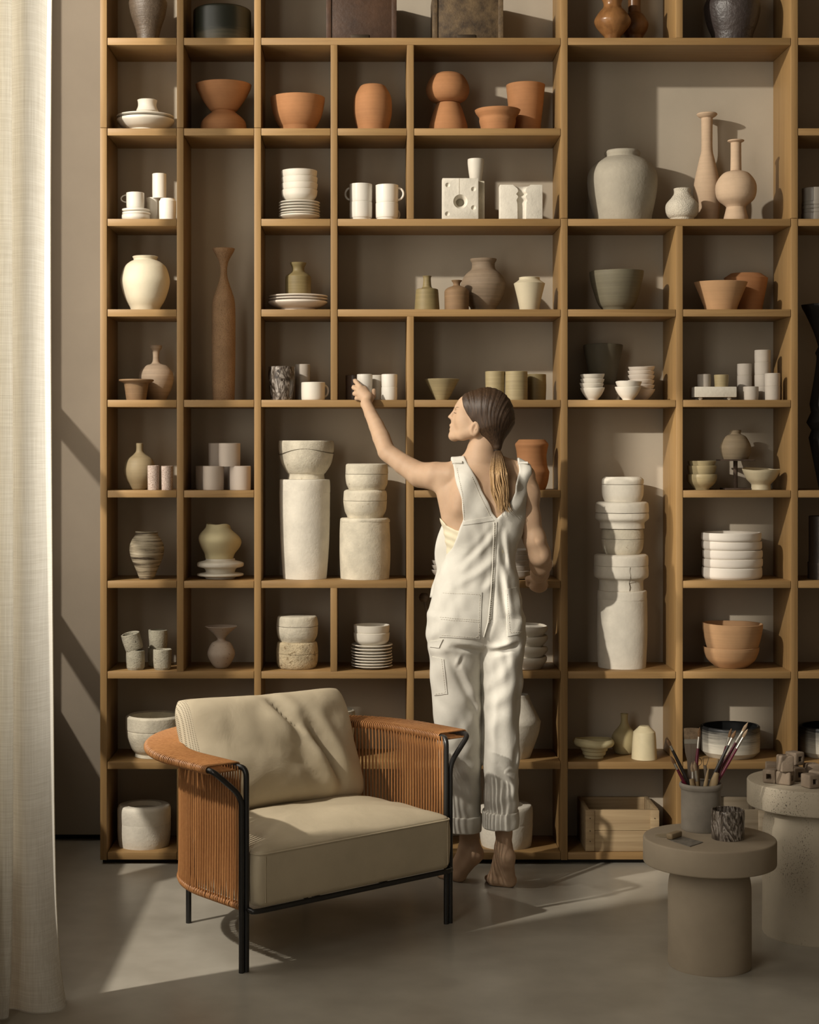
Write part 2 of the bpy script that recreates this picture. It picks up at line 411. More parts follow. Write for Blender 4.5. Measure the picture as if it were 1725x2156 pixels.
def vessel(name, label, cat, cx, prof, base, mat, Y=None, off=0.02, hollow=True, thick=2.5, wob=0.004, rimw=0.0, group=None, sub=5, seg=48, floor=None, parent=None, oval=1.0, dx=0.0, inside=None):
    """prof in photo pixels (radius, y); base: shelf number, or a height in metres"""
    R = max(p[0] for p in prof)
    if Y is None:
        Y = YF+off+R*YF/FPX
        Y = min(Y, YB-0.004-R*1.03*YF/FPX)
    k = Y/FPX
    z0 = SZ(base) if isinstance(base, int) else base
    pr = profile(prof, sub)
    out = [(r*k, PZ(y, Y)-z0) for r, y in pr]
    out[-1] = (out[-1][0], 0.0)
    out = [(r, max(z, 0.0) if i < len(out)-1 else 0.0) for i, (r, z) in enumerate(out)]
    SEEDC[0] += 1
    me = lathe_mesh(out, thick*k, hollow, seg, wob, rimw*k, SEEDC[0], floor, oval=oval)
    o = link(name, me, mat, None, (PX(cx, Y)+dx, Y, z0+0.0006))
    o.rotation_euler[2] = random.uniform(0, 6.28) if oval == 1.0 else 0
    tag(o, label, cat, group); return o
ORD = ['lowest', 'second from below', 'third from below', 'fourth from below', 'fifth from below', 'sixth from below', 'seventh from below', 'eighth from below']
def posname(i, n): return 'topmost' if i == n-1 else ORD[i]
def stack(name, label, cat, cx, rims, h, r, shape, base, mat, group, Y=None, off=0.02, jit=1.0, wob=0.006, thick=2.2, hollow=True, rimw=0.0, rj=0.0, rest=None):
    """a stack of alike dishes. rims: y of each rim from the TOP one down; shape: (fraction of r, fraction of h)"""
    n = len(rims)
    if Y is None: Y = min(YF+off+r*YF/FPX, YB-0.008-r*YF/FPX)
    k = Y/FPX; z0 = SZ(base) if isinstance(base, int) else base
    for i in range(n):
        y = rims[n-1-i]; zt = PZ(y, Y); zb = z0 if i == 0 else zt-h*k
        rr = r*(1+random.uniform(-rj, rj))
        pr = profile([(rr*a[0], 1-a[1], *(a[2:3])) for a in shape], 4)
        out = [(q[0]*k, q[1]*(zt-zb)) for q in pr]
        SEEDC[0] += 1
        well = None
        if rest is not None:                       # depth of the well so that the foot above stands in it
            dep = (rest if i == n-1 else max(0.3, h-(y-rims[n-2-i])-(1.0 if rimw else 0.0)))*k; well = max(0.0015, (zt-zb)-dep)
        me = lathe_mesh(out, thick*k, hollow, 48, wob, rimw*k, SEEDC[0], well)
        o = link(name, me, mat, None, (PX(cx+random.uniform(-jit, jit), Y), Y+random.uniform(-jit, jit)*k, zb+0.0005))
        o.rotation_euler[2] = random.uniform(0, 6)
        tag(o, '%s, %s' % (label, posname(i, n)), cat, group)
def handle(parent, ang, r, zc, hh, tr, mat, out=0.018):
    """mug handle ring on the side at angle ang"""
    d = Vector((math.cos(ang), math.sin(ang), 0)); pts = []
    for i in range(11):
        t = math.pi*(i/10-0.5)
        pts.append(d*(r-0.002+out*math.cos(t))+Vector((0, 0, zc+hh*math.sin(t))))
    V, F = sweep(pts, tr, 8); o = link('handle', mesh(V, F), mat, parent); return o
BOWL = [(1, 0), (0.97, 0.3), (0.82, 0.65), (0.55, 0.92), (0.42, 1.0)]
PLATE = [(1, 0), (0.99, 0.18), (0.80, 0.52), (0.60, 0.70, 1), (0.58, 1.0)]

# ================================================================== top row (shelf 0)
vessel('vase', 'dark speckled brown vase with narrow foot beside the low black-green bowl', 'vase', 312, [(20, -32), (18, -24), (31, -12), (39.5, 3), (40, 14), (35, 37), (27, 60), (22.5, 80)], 0, BRSP)
vessel('bowl', 'low straight-sided bowl in dark green-black glaze', 'bowl', 468, [(57, 22), (60.5, 26), (61, 40), (61, 68), (59, 80)], 0, GRNB, off=0.015)
vessel('vase', 'glossy turned wooden vase with flared neck and round belly', 'vase', 1290, [(24, -9), (22.5, -1), (19, 8), (20, 17), (28, 26), (38, 42), (37, 53), (27, 67), (15, 80)], 0, TURN, off=0.01)
vessel('bottle', 'dark brown turned wooden bottle behind the glossy wooden vase', 'bottle', 1336, [(14, -40), (13.5, -10), (13.5, 24), (20, 33), (28.5, 48), (29, 58), (24, 70), (17, 80)], 0, TURND, Y=YF+0.19)
vessel('vase', 'large round charcoal-brown vase with pitted skin on the top shelf', 'vase', 1542, [(30, -36), (28, -29), (45, -13), (57, 8), (58.5, 24), (53, 50), (41, 80)], 0, BLKBRN)

# ================================================================== second row (shelf 1)
pY = YF+0.025+64*YF/FPX
stack('plate', 'pale stoneware plate under the small waisted cup', 'plate', 307, [246, 253], 12, 60, PLATE, 1, SATIN, 'two plates under the waisted cup', Y=pY, jit=1, rest=3)
vessel('cup', 'small pale waisted cup standing on two plates', 'cup', 310, [(21, 212), (19.5, 219), (20, 226), (24, 235, 1), (20, 243), (19, 249)], PZ(249, pY), SATIN, Y=pY)
vessel('bowl', 'flared terracotta bowl upright on an upturned terracotta bowl', 'bowl', 471, [(59, 180), (56, 190), (45, 210), (31, 230), (25, 235)], PZ(235, YF+0.14), TC, Y=YF+0.14, thick=3)
vessel('bowl', 'upturned terracotta bowl under the flared terracotta bowl', 'bowl', 471, [(24, 235), (27, 239), (38, 248), (46, 258), (49, 271)], 1, TC, Y=YF+0.14, hollow=False)
vessel('bowl', 'wide deep terracotta bowl alone in its compartment', 'bowl', 627, [(57.5, 207), (56, 220), (51, 243), (43, 261), (36, 271)], 1, TC, thick=3)
vessel('vase', 'barrel-shaped terracotta vase alone in its compartment', 'vase', 785, [(24, 181, 1), (28, 185), (38, 203), (40.5, 222), (40, 243), (36, 261), (33, 271)], 1, TC, thick=3)
vessel('vase', 'round terracotta vessel balanced on a terracotta cone', 'vase', 943, [(24, 156), (34, 162), (44, 180), (45, 196), (38, 210), (26, 217)], PZ(217, YF+0.12), TC, Y=YF+0.12, thick=3)
vessel('conical_vessel', 'terracotta cone carrying the round terracotta vessel', 'vessel', 944, [(22, 217), (25, 220), (30, 232), (36, 250), (42, 271)], 1, TC, Y=YF+0.12, hollow=False)
vessel('bowl', 'low terracotta bowl with flared rim before the terracotta tumbler', 'bowl', 1048, [(48, 233), (45, 240), (38.5, 249), (38.5, 257), (35, 271)], 1, TC, Y=YF+0.09, thick=3)
vessel('tumbler', 'tall tapered terracotta tumbler behind the flared low bowl', 'tumbler', 1107, [(41, 180), (39, 200), (36, 230), (31, 271)], 1, TC, Y=YF+0.207, thick=3)

# ================================================================== third row (shelf 2) and the big compartment
cY = YF+0.09
stack('dish', 'small white dish under the white espresso cup', 'plate', 286, [442, 449, 454], 6, 30, [(1, 0), (1, 0.5), (0.9, 0.9), (0.85, 1)], 2, WHITE, 'white dishes under the cup', Y=cY, jit=1.5, rest=0.4)
o = vessel('cup', 'white glazed cup with ring handle standing on white dishes', 'cup', 285, [(19, 407), (19, 420), (18.5, 437), (16, 442)], PZ(442, cY), WHITE, Y=cY)
o.rotation_euler[2] = 0; handle(o, math.pi, 19*cY/FPX, 0.043, 0.014, 0.0026, WHITE, 0.022)
vessel('beaker', 'white beaker standing behind the white lidded beaker', 'cup', 322, [(14.5, 418), (14.5, 440), (14, 462)], 2, WHITE, Y=YF+0.15)
vessel('beaker', 'tall white beaker balanced on top of the other white beakers', 'cup', 335.5, [(14.8, 367), (14.8, 400), (14.5, 418)], PZ(418.3, YF+0.135), WHITE, Y=YF+0.135)
vessel('beaker', 'short white beaker with small lid in the compartment of white cups', 'cup', 353, [(15, 419), (16, 422), (18, 424, 1), (18, 445), (17.5, 461)], 2, WHITE, Y=YF+0.09, hollow=False)
stack('plate', 'cream plate under the stack of cream bowls', 'plate', 630.5, [427, 433, 439, 445, 451, 455], 9, 43, PLATE, 2, SATIN, 'cream plates under the bowls', Y=YF+0.11, jit=0.6, rest=0.4)
kb = YF+0.11
stack('bowl', 'cream bowl on top of the cream plates', 'bowl', 630.5, [361, 375, 388, 402], 25, 38, [(1, 0), (0.985, 0.25), (0.94, 0.52), (0.76, 0.86), (0.55, 1)], PZ(427, kb), SATIN, 'cream bowls on the plates', Y=kb, jit=0.8)
def mug(cx, yt, yb, base, Y, ang, label, r=24, mat=None, out=0.022, name='mug', grp=None):
    o = vessel(name, label, 'mug', cx, [(r, yt), (r*1.0, (yt+yb)/2), (r*0.98, yb-3), (r*0.9, yb)], base, mat or WHITE, Y=Y, group=grp)
    o.rotation_euler[2] = 0; h = (yb-yt)*Y/FPX
    handle(o, ang, r*Y/FPX, h*0.52, h*0.33, 0.0042, mat or WHITE, out); return o
mY = YF+0.08
mug(760, 427, 461, 2, mY, 0.9, 'white mug at the bottom of the pair with its handle turned away')
mug(760, 389, 427, PZ(427, mY), mY, math.pi-0.35, 'white mug on top of another, shadowed handle pointing at the oak divider by the bowls')
mug(815, 429, 461, 2, mY, 0.7, 'white mug at the bottom of the pair beside the tall divider')
mug(815, 391, 429, PZ(429, mY), mY, -0.15, 'white mug on top of another, lit handle in plain view')
vessel('vase', 'large grey rough clay vase with short neck in the biggest compartment', 'vase', 1311, [(35.5, 319), (37.5, 323), (36.5, 332), (44, 336), (62, 349), (73, 371), (72.5, 400), (66, 435), (60, 461)], 2, GREYV, thick=4, wob=0.008, Y=YF+0.145)
vessel('pot', 'small lumpy white pot with rough carved skin', 'vase', 1437, [(18, 398), (17.5, 408), (23, 417), (34, 430), (35, 444), (31, 455), (24, 461)], 2, clay('rough_white_clay', (0.66, 0.60, 0.49), 0.9, 0.08, 30, 1.0, 0.006), wob=0.05, Y=YF+0.08)
vessel('vase', 'tall sand-coloured vase with flat disc rim and long neck', 'vase', 1489, [(20.5, 239.5), (21.5, 242), (18, 246, 1), (12, 249, 1), (11.5, 285), (12, 318), (16.5, 338), (25, 376), (28.5, 402), (27.5, 430), (24, 461)], 2, SAND, Y=YF+0.222)
vessel('vase', 'sand-coloured globe bottle with disc rim on conical foot', 'vase', 1550, [(17, 296), (17, 298), (11, 301, 1), (11, 330), (11.5, 360, 1), (27, 366), (40, 383), (43, 401), (38, 420), (22, 434, 1), (20, 437, 1), (23, 450), (26, 461)], 2, SAND, Y=YF+0.096)
vessel('tin', 'plain grey tin on top of ridged grey rings', 'tin', 1716, [(26, 398), (26.5, 400), (26.5, 424), (26, 426)], PZ(426, YF+0.09), TIN, Y=YF+0.09)
stack('tin', 'ridged grey tin ring at the far end of the shelves', 'tin', 1716, [426, 434, 442, 450], 8, 27, [(0.98, 0), (1, 0.1), (1, 0.85), (0.95, 1)], 2, TIN, 'grey tin rings', Y=YF+0.09, jit=0.5)

# ================================================================== fourth row (shelf 3)
vessel('jar', 'round cream jar with short flared rim and narrow foot', 'vase', 306, [(27, 541), (24.5, 548), (32, 552), (44, 563), (51, 585), (50.5, 603), (42, 630), (29.5, 652)], 3, CREAM, thick=3)
dY = YF+0.135
stack('plate', 'wide pinkish plate under the olive bottle', 'plate', 628, [624, 630, 636], 11, 62, PLATE, 3, PINKW, 'wide plates under the olive bottle', Y=dY, jit=1, rest=1)
vessel('bottle', 'olive bottle with pinched neck standing on three plates', 'bottle', 628, [(17.5, 554), (16.5, 557), (13, 565), (14.5, 573), (25, 581), (27, 588), (27, 610), (26.5, 624)], PZ(625, dY), OLIVE, Y=dY)
vessel('bottle', 'slim olive bottle with sloping sides and long neck', 'bottle', 899.5, [(9.5, 582), (8, 587), (9, 602), (12, 607), (21, 609), (23.5, 613), (25, 632), (26.5, 652)], 3, OLIVE, Y=YF+0.07)
vessel('bottle', 'squat brown bottle with tiny flared mouth before the round brown jar', 'bottle', 962, [(11.5, 591), (7.5, 597), (8, 602), (18, 606), (25, 612), (26, 622), (25.5, 652)], 3, BROWNC, Y=YF+0.07)
vessel('jar', 'big round taupe jar with wide neck behind the squat bottle', 'vase', 1018, [(28, 546), (27, 550), (24, 556), (26, 568), (38, 579), (47, 596), (46, 610), (37, 634), (25, 652)], 3, TAUPE, Y=YF+0.165)
vessel('vase', 'pale cream vase with angular shoulder and tapered foot', 'vase', 1115, [(22, 585), (22.5, 590), (33, 597.5, 1), (30, 609), (24.5, 632), (20.5, 652)], 3, clay('pale_cream_stoneware', (0.52, 0.455, 0.32), 0.7, 0.06, 9, 0.1, 0.001), Y=YF+0.09)
vessel('bowl', 'deep grey-green bowl alone in its compartment', 'bowl', 1298.5, [(57, 573), (55, 588), (47, 618), (39, 641), (30, 652)], 3, GREYG, wob=0.01, rimw=1.5, Y=YF+0.13)
vessel('bowl', 'pale terracotta bowl with straight sloping sides', 'bowl', 1518, [(56, 595), (54, 600), (44, 624), (33, 652)], 3, TCL, Y=YF+0.088, thick=3, oval=0.8)
vessel('pot', 'terracotta pot with angled shoulder behind the sloping bowl', 'vase', 1571, [(33, 577, 1), (46, 586, 1), (44, 600), (38, 630), (34, 652)], 3, TC, Y=YF+0.214, thick=3, oval=0.8)

# ================================================================== fifth row (shelf 4)
vessel('bowl', 'small brown bowl with wide flat rim before the round bottle', 'bowl', 287, [(36.5, 800), (36, 803), (26, 807, 1), (24.5, 815), (20.5, 844)], 4, BROWNC, Y=YF+0.068)
vessel('bottle', 'round ribbed clay bottle with thin neck behind the brown bowl', 'bottle', 328.5, [(13, 728), (12.5, 733, 1), (7.5, 741), (6.5, 756), (10, 766), (24, 771), (35, 785), (37, 800), (32, 820), (20, 844)], 4, clay('ribbed_buff_clay', (0.36, 0.27, 0.19), 0.75, 0.2, 9, 0.3, 0.0015, bands=0.3), Y=YF+0.19)
vessel('vase', 'very tall slender speckled brown vase with flared lip', 'vase', 471, [(23.5, 524), (21, 531), (10.5, 550), (7.2, 568), (9, 587), (17, 612), (23, 632), (24.8, 660), (24.8, 740), (24, 800), (23, 844)], 4, CORK, Y=YF+0.12, sub=6)
vessel('tumbler', 'dark grey marbled tumbler in the compartment with the white mug', 'tumbler', 593, [(28, 773), (28, 790), (25.5, 820), (22, 844)], 4, MARB, Y=YF+0.075)
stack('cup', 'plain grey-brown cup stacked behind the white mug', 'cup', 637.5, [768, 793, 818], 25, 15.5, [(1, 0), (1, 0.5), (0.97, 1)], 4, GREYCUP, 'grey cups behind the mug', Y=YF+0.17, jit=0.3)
mug(659.5, 806, 844, 4, YF+0.08, 0.45, 'single white mug beside the dark marbled tumbler', 25, SATIN, 0.02)
gcY = YF+0.065
def cup2(cx, ys, Y, mat, lab, r=16.5, names=None):
    n = len(ys)-1
    for i in range(n):
        yt, yb = ys[n-1-i], ys[n-i]
        vessel('cup', '%s, %s' % (lab, ('upper one' if i else 'lower one') if n == 2 else posname(i, n)), 'cup', cx, [(r, yt), (r, (yt+yb)/2), (r*0.98, yb-2), (r*0.93, yb)], 4 if i == 0 else PZ(yb, Y), mat, Y=Y, group='small stacked cups')
cup2(745, [791, 817, 844], YF+0.14, clay('brown_glazed_cup', (0.16, 0.11, 0.08), 0.35, 0.08, 8, 0.05, 0.0005, spec=0.5), 'brown glazed cup behind the reaching fingers', 17)
cup2(768, [789, 817, 844], gcY+0.01, WHITE, 'white cup grasped by the person', 16.5)
cup2(793, [791, 817, 844], YF+0.15, SATIN, 'grey-white cup standing behind between two pairs of white cups', 16.5)
cup2(820, [789, 816, 844], gcY, WHITE, 'white cup in the pair beside the oak upright', 16.7)
vessel('bowl', 'conical olive bowl with small foot above the reaching arm', 'bowl', 930.5, [(37, 799), (34, 805), (24, 823), (16, 838), (13, 844)], 4, OLIVEL, Y=YF+0.085)
vessel('canister', 'pale olive cylinder pot between head and tall divider', 'canister', 1043, [(21, 783), (20.5, 812), (20, 844)], 4, OLIVEL, Y=YF+0.09, wob=0.01)
vessel('canister', 'middle pale olive cylinder pot with rough throwing lines', 'canister', 1087.5, [(23.5, 783), (23.5, 812), (23.5, 844)], 4, OLIVEL, Y=YF+0.075, wob=0.01)
vessel('canister', 'shorter brown cylinder pot shaded by its neighbour', 'canister', 1130, [(20, 789), (20, 815), (19.5, 844)], 4, OLIVE, Y=YF+0.15, wob=0.02)
bl = box_at('block', PX(1236, YF+0.2), PX(1300, YF+0.2), YF+0.135, YF+0.27, SZ(4), PZ(811, YF+0.2), clay('grey_clay_block', (0.16, 0.125, 0.085), 0.8, 0.15, 9), None, 0.002)
tag(bl, 'grey clay block under the dark tapered vase', 'block')
vessel('vase', 'dark grey-green tapered vase on a block behind small bowls', 'vase', 1270, [(41, 727), (40.5, 735), (35, 762), (29, 790), (26, 811)], PZ(811, YF+0.2), DKGREY, Y=YF+0.2, wob=0.02, rimw=1)
SB = [(1, 0), (0.985, 0.06), (0.90, 0.28), (0.70, 0.62), (0.46, 0.90), (0.42, 1)]
stack('bowl', 'small cream bowl in the stack of four before the dark vase', 'bowl', 1247, [789, 799, 808, 817.5], 24, 25.5, SB, 4, SATIN, 'four small cream bowls', Y=YF+0.075, jit=1.2, wob=0.015, rimw=1, rest=19)
stack('bowl', 'small cream bowl in the stack of two in front', 'bowl', 1323.5, [804, 815], 27, 27.5, SB, 4, SATIN, 'two small cream bowls', Y=YF+0.062, jit=1, wob=0.015, rimw=1, rest=19)
stack('bowl', 'small white bowl in the tall stack of six', 'bowl', 1351, [773, 782, 791, 801, 811, 820], 24, 28, SB, 4, PINKW, 'six small white bowls', Y=YF+0.168, jit=1.2, wob=0.015, rimw=1, rest=19)
slab = empty('slab', (PX(1502, YF+0.08), YF+0.08, SZ(4))); tag(slab, 'white ceramic slab on small feet carrying two little cups', 'slab')
hz = PZ(815, YF+0.08)-SZ(4)
link('top', box_mesh(89*YF/FPX, 0.10, hz-0.011, 0.003), PLASTW, slab, (0, 0, 0.011))
for sx in (-1, 1):
    for sy in (-1, 1):
        link('foot', lathe_mesh([(0.006, 0.0112), (0.009, 0.006), (0.005, 0)], 0, False, 16), PLASTW, slab, (sx*0.055, sy*0.032, 0))
vessel('cup', 'little grey cup shaded on the white slab', 'cup', 1483, [(14, 789), (14, 803), (13.5, 815)], SZ(4)+hz, GREYCUP, Y=YF+0.085)
vessel('cup', 'little cream cup with spout lit on the white slab', 'cup', 1519.5, [(15.5, 790), (15, 803), (14, 815)], SZ(4)+hz, OLIVEL, Y=YF+0.075, wob=0.02)
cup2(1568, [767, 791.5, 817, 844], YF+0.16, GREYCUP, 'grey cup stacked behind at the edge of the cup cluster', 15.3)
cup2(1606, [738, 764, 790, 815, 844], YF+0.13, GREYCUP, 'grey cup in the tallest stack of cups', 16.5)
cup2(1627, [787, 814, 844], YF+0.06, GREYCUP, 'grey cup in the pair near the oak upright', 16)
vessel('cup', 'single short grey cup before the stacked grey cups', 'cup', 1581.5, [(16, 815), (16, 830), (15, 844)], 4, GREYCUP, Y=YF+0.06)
vessel('sculpture', 'tall black sculptural vase with notched silhouette and wide flared mouth', 'vase', 1745, [(59, 643), (58, 647, 1), (48, 665), (32, 700), (22, 730, 1), (29, 744, 1), (26, 756), (32, 800), (40, 845), (41, 852, 1), (38, 868, 1), (48, 890, 1), (37, 906, 1), (43, 922, 1), (32, 975), (20, 1033)], 5, BLACK, Y=YF+0.14, seg=9)

# ================================================================== sixth row (shelf 5)
vessel('flask', 'round brown flask with short neck behind two speckled tumblers', 'bottle', 294, [(7.2, 934), (7, 938), (7.5, 950), (13, 957), (27, 968), (33.5, 987), (31, 1005), (22, 1021), (15, 1032)], 5, clay('two_tone_flask_clay', (0.29, 0.225, 0.13), 0.6, 0.15, 8, 0.15, 0.001, bands=0.15), Y=YF+0.12)
vessel('tumbler', 'pink-white speckled tumbler standing next to the flask', 'tumbler', 323, [(12.3, 981), (12, 1005), (11.7, 1032)], 5, SPECK, Y=YF+0.045)
vessel('tumbler', 'pink-white speckled tumbler nearer the oak upright', 'tumbler', 352, [(12.3, 982), (12, 1005), (11.5, 1032)], 5, SPECK, Y=YF+0.045)
PINKC = clay('pinkish_grey_cup', (0.52, 0.44, 0.37), 0.7, 0.05, 8, 0.08, 0.0006)
def cyl(cx, yt, yb, base, Y, r, lab, mat=PINKC): vessel('cup', lab, 'cup', cx, [(r, yt), (r, (yt+yb)/2), (r*0.985, yb)], base, mat, Y=Y, group='pyramid of straight pinkish cups')
c1, c2 = YF+0.062, YF+0.16
cyl(449.5, 982, 1032, 5, c1, 22.3, 'straight pinkish cup at the base of the pyramid, near the cork vase corner')
cyl(506, 982, 1032, 5, c1, 22.3, 'straight pinkish cup at the base of the pyramid, near the wide compartment')
cyl(483.5, 934, 982, PZ(982.3, c1), c1, 22.6, 'straight pinkish cup on top of the front pyramid')
cyl(434, 982, 1032, 5, c2, 22, 'shaded pinkish cup at the base behind the pyramid')
cyl(486, 982, 1032, 5, c2, 22, 'shaded pinkish cup in the middle behind the pyramid')
cyl(461, 934, 982, PZ(982.3, c2), c2, 22, 'shaded pinkish cup on top behind the pyramid')
vessel('vase', 'terracotta vase with waisted body behind the shoulder of the person', 'vase', 1120, [(28, 926.5), (30, 929), (35, 936), (33, 946), (31, 962), (32.5, 980), (37, 994, 1), (34, 1015), (28, 1032)], 5, TC, Y=YF+0.10, thick=3)
obY = YF+0.09
zo = lambda y: PZ(y, obY)
for lab_, prf, bs, fl_ in (('lowest', [(31.5, 999), (32, 1006), (28, 1017), (17, 1028), (15, 1033)], 5, zo(1020)-SZ(5)), ('middle', [(31, 981), (30, 986), (26.5, 998), (19, 1011), (15, 1020)], zo(1020.3), zo(1003)-zo(1020.3)), ('topmost', [(29.5, 971), (28, 976), (23, 988), (17, 998), (14, 1003)], zo(1003.3), None)):
    vessel('bowl', 'small olive bowl beside the iron stand, %s of three' % lab_, 'bowl', 1478, prf, bs, OLIVEL, Y=obY, group='three olive bowls', thick=2.2, floor=fl_)
ir = clay('rusty_iron', (0.07, 0.045, 0.03), 0.8, 0.4, 40, 0.5, 0.001)
iY = YF+0.13
stand = empty('stand', (PX(1549, iY), iY, SZ(5))); tag(stand, 'rusty iron pedestal stand carrying a small brown jar', 'stand')
zt = PZ(967, iY)-SZ(5)
link('plate', box_mesh(0.125, 0.125, 0.006, 0.001), ir, stand, (0, 0, zt-0.0062))
link('stem', lathe_mesh([(0.0085, zt-0.006), (0.0085, 0.006)], 0, False, 12), ir, stand)
link('foot_plate', box_mesh(0.102, 0.102, 0.006, 0.001), ir, stand, (0, 0, 0.0006))
vessel('jar', 'small round brown jar standing on the iron pedestal', 'vase', 1549, [(12, 906), (11.5, 910), (11.5, 914), (22, 920), (31, 936), (32, 947), (29, 960), (26, 967)], SZ(5)+zt, clay('brown_stone_jar', (0.21, 0.16, 0.10), 0.7, 0.15, 9, 0.3, 0.001, bands=0.3), Y=iY)
vessel('bowl', 'uneven cream bowl with raised foot beside the iron stand', 'bowl', 1603, [(39, 988), (37, 995), (30, 1009), (22, 1018), (20, 1022), (21, 1032)], 5, clay('uneven_cream_bowl', (0.50, 0.43, 0.29), 0.5, 0.12, 9, 0.2, 0.001), Y=YF+0.085, rimw=3, wob=0.03)

# ================================================================== seventh row (shelf 6)
vessel('vase', 'vase with brushed dark stripes on cream and narrow foot', 'vase', 309, [(24, 1120), (23.5, 1126), (32, 1139), (36.5, 1154), (34, 1173), (22, 1202), (15, 1220)], 6, STRIPE, wob=0.02, rimw=1)
rY = YF+0.12
stack('ring', 'flattened white plaster ring under the torn-rim vessel', 'ring', 464, [1176, 1203], 27.5, 49, [(0.62, 0), (0.66, 0.14), (0.95, 0.28), (1, 0.45), (0.95, 0.62), (0.7, 0.74), (0.62, 1)], 6, PLASTW, 'plaster rings', Y=rY, hollow=False, jit=0.5)
vessel('vessel', 'bulging cream vessel with torn wavy rim on plaster rings', 'vase', 462, [(26, 1106), (29, 1114), (42, 1126), (47, 1138), (42, 1152), (32, 1166), (29, 1176)], PZ(1176.5, rY), MOSS, Y=rY, wob=0.10, rimw=5)
stack('tray', 'round straight-sided white tray', 'plate', 1541, [1121, 1139, 1158, 1176, 1194], 18.3, 62, [(0.98, 0), (1, 0.1), (1, 0.75), (0.94, 1)], 6, TRAY, 'round white trays', Y=YF+0.14, jit=2.0, rimw=0.5, wob=0.006)
vessel('canister', 'dark brown ridged canister at the far end of the shelves', 'canister', 1730, [(26, 1087), (26, 1180), (28.5, 1184, 1), (28, 1222)], 6, DKBRN, Y=YF+0.1)
def mold(cx, yt, ys, yb, rt, rm, rb, base, Y, mat, lab, cham=5, foot=None):
    """two-part plaster mould with a seam"""
    o = empty('mould', (PX(cx, Y), Y, SZ(base) if isinstance(base, int) else base)); tag(o, lab, 'mould')
    z0 = o.location.z; k = Y/FPX
    zz = lambda y: PZ(y, Y)-z0
    SEEDC[0] += 1
    low = [(rm-1.2, ys+0.8), (rm, ys+2), (rm*0.5+rb*0.5+2, (ys+yb)/2+4), (rb, yb)]
    if foot: low = [(rm-1.2, ys+0.8), (rm, ys+2), (rm, foot[0]-6), (foot[1], foot[0]+2), (foot[1], yb)]
    lo_ = [(r*k, zz(y)) for r, y in profile(low, 4)]; lo_[-1] = (lo_[-1][0], 0.0003)
    link('base', lathe_mesh(lo_, 0, False, 48, 0.008, 0, SEEDC[0]), mat, o)
    up = [(rt-cham, yt), (rt, yt+cham*0.9), (rm, ys-2), (rm-1.2, ys-0.2)]
    link('cap', lathe_mesh([(r*k, zz(y)) for r, y in profile(up, 4)], 0, False, 48, 0.008, 0, SEEDC[0]), mat, o)
    return o
kY = YF+0.135
mold(642, 1009, 1037, 1221, 53, 53.5, 46, 6, kY, PLASTW, 'tall white plaster mould column with a capped top', 3)
mY1 = kY
bo = vessel('mould', 'large plaster bowl mould with wavy seam on top of the tall column', 'mould', 645, [(57, 928), (58.5, 933), (58, 950), (53, 975), (42, 994), (38, 999), (39, 1009)], PZ(1009, mY1), PLAST, Y=mY1, hollow=False, wob=0.006)
k = mY1/FPX
sm = sweep([(58.3*k*math.cos(a)*1.0, 58.3*k*math.sin(a), PZ(951+4*math.sin(a*2+1.0)+2*math.sin(a*3), mY1)-bo.location.z) for a in np.linspace(0, 2*math.pi, 60, endpoint=False)], 0.0013, 6, True)
link('seam', mesh(*sm), plain('seam_dark', (0.10, 0.08, 0.05), 0.9), bo)
k2 = YF+0.13
mold(768.5, 1090, 1100, 1221, 52, 52.5, 51, 6, k2, PLAST, 'thick cream plaster cylinder under two round moulds', 3)
mold(769, 1031, 1054, 1088, 45, 46, 37, PZ(1090, k2), k2, PLAST, 'round plaster mould sitting directly on the thick cream cylinder', 5)
mold(772.5, 976, 998, 1030, 44, 45, 38, PZ(1031, k2), k2, PLAST, 'round plaster mould crowning the stack on the thick cylinder', 4)
# tall mould tower on shelf 7
tY = YF+0.14
tw = 'stacked plaster mould tower'
mold(1310, 1242, 1262, 1408, 51.5, 52, 50, 7, tY, PLASTW, 'tall plaster column at the bottom of the high mould tower', 3)
mc = mold(1308, 1166, 1190, 1242, 56.5, 57, 47, PZ(1242, tY), tY, PLASTW, 'wide cracked plaster mould with stepped foot in the high mould tower', 5, foot=(1219, 47))
crk = sweep([(0.02-0.002*math.sin(i*2.1), -57.4*tY/FPX*0.985 if i < 4 else -47.6*tY/FPX*0.985, PZ(1191+i*8.3, tY)-mc.location.z) for i in range(7)], 0.0011, 5)
link('crack', mesh(*crk), MATS['seam_dark'], mc)
mold(1311, 1112, 1134, 1167, 43, 44, 36, PZ(1166, tY), tY, PLAST, 'grey middle plaster mould in the high mould tower', 4)
mold(1310, 1056, 1079, 1112, 55, 55.5, 46, PZ(1112, tY), tY, PLASTW, 'wide plaster mould second from the top of the high tower', 5, foot=(1098, 47))
mold(1311.5, 1004, 1020, 1056, 43, 43.5, 38, PZ(1056, tY), tY, PLASTW, 'plaster mould on the very top of the high tower', 6)
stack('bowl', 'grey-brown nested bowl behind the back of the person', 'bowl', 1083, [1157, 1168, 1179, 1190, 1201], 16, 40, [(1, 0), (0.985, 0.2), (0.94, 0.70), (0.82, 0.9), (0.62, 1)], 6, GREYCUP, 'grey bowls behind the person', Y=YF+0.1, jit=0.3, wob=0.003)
stack('bowl', 'small grey bowl half hidden by the cream bib', 'bowl', 937, [1180, 1190, 1200], 24, 29, SB, 6, GREYCUP, 'small grey bowls', Y=YF+0.08, jit=1, rest=19)

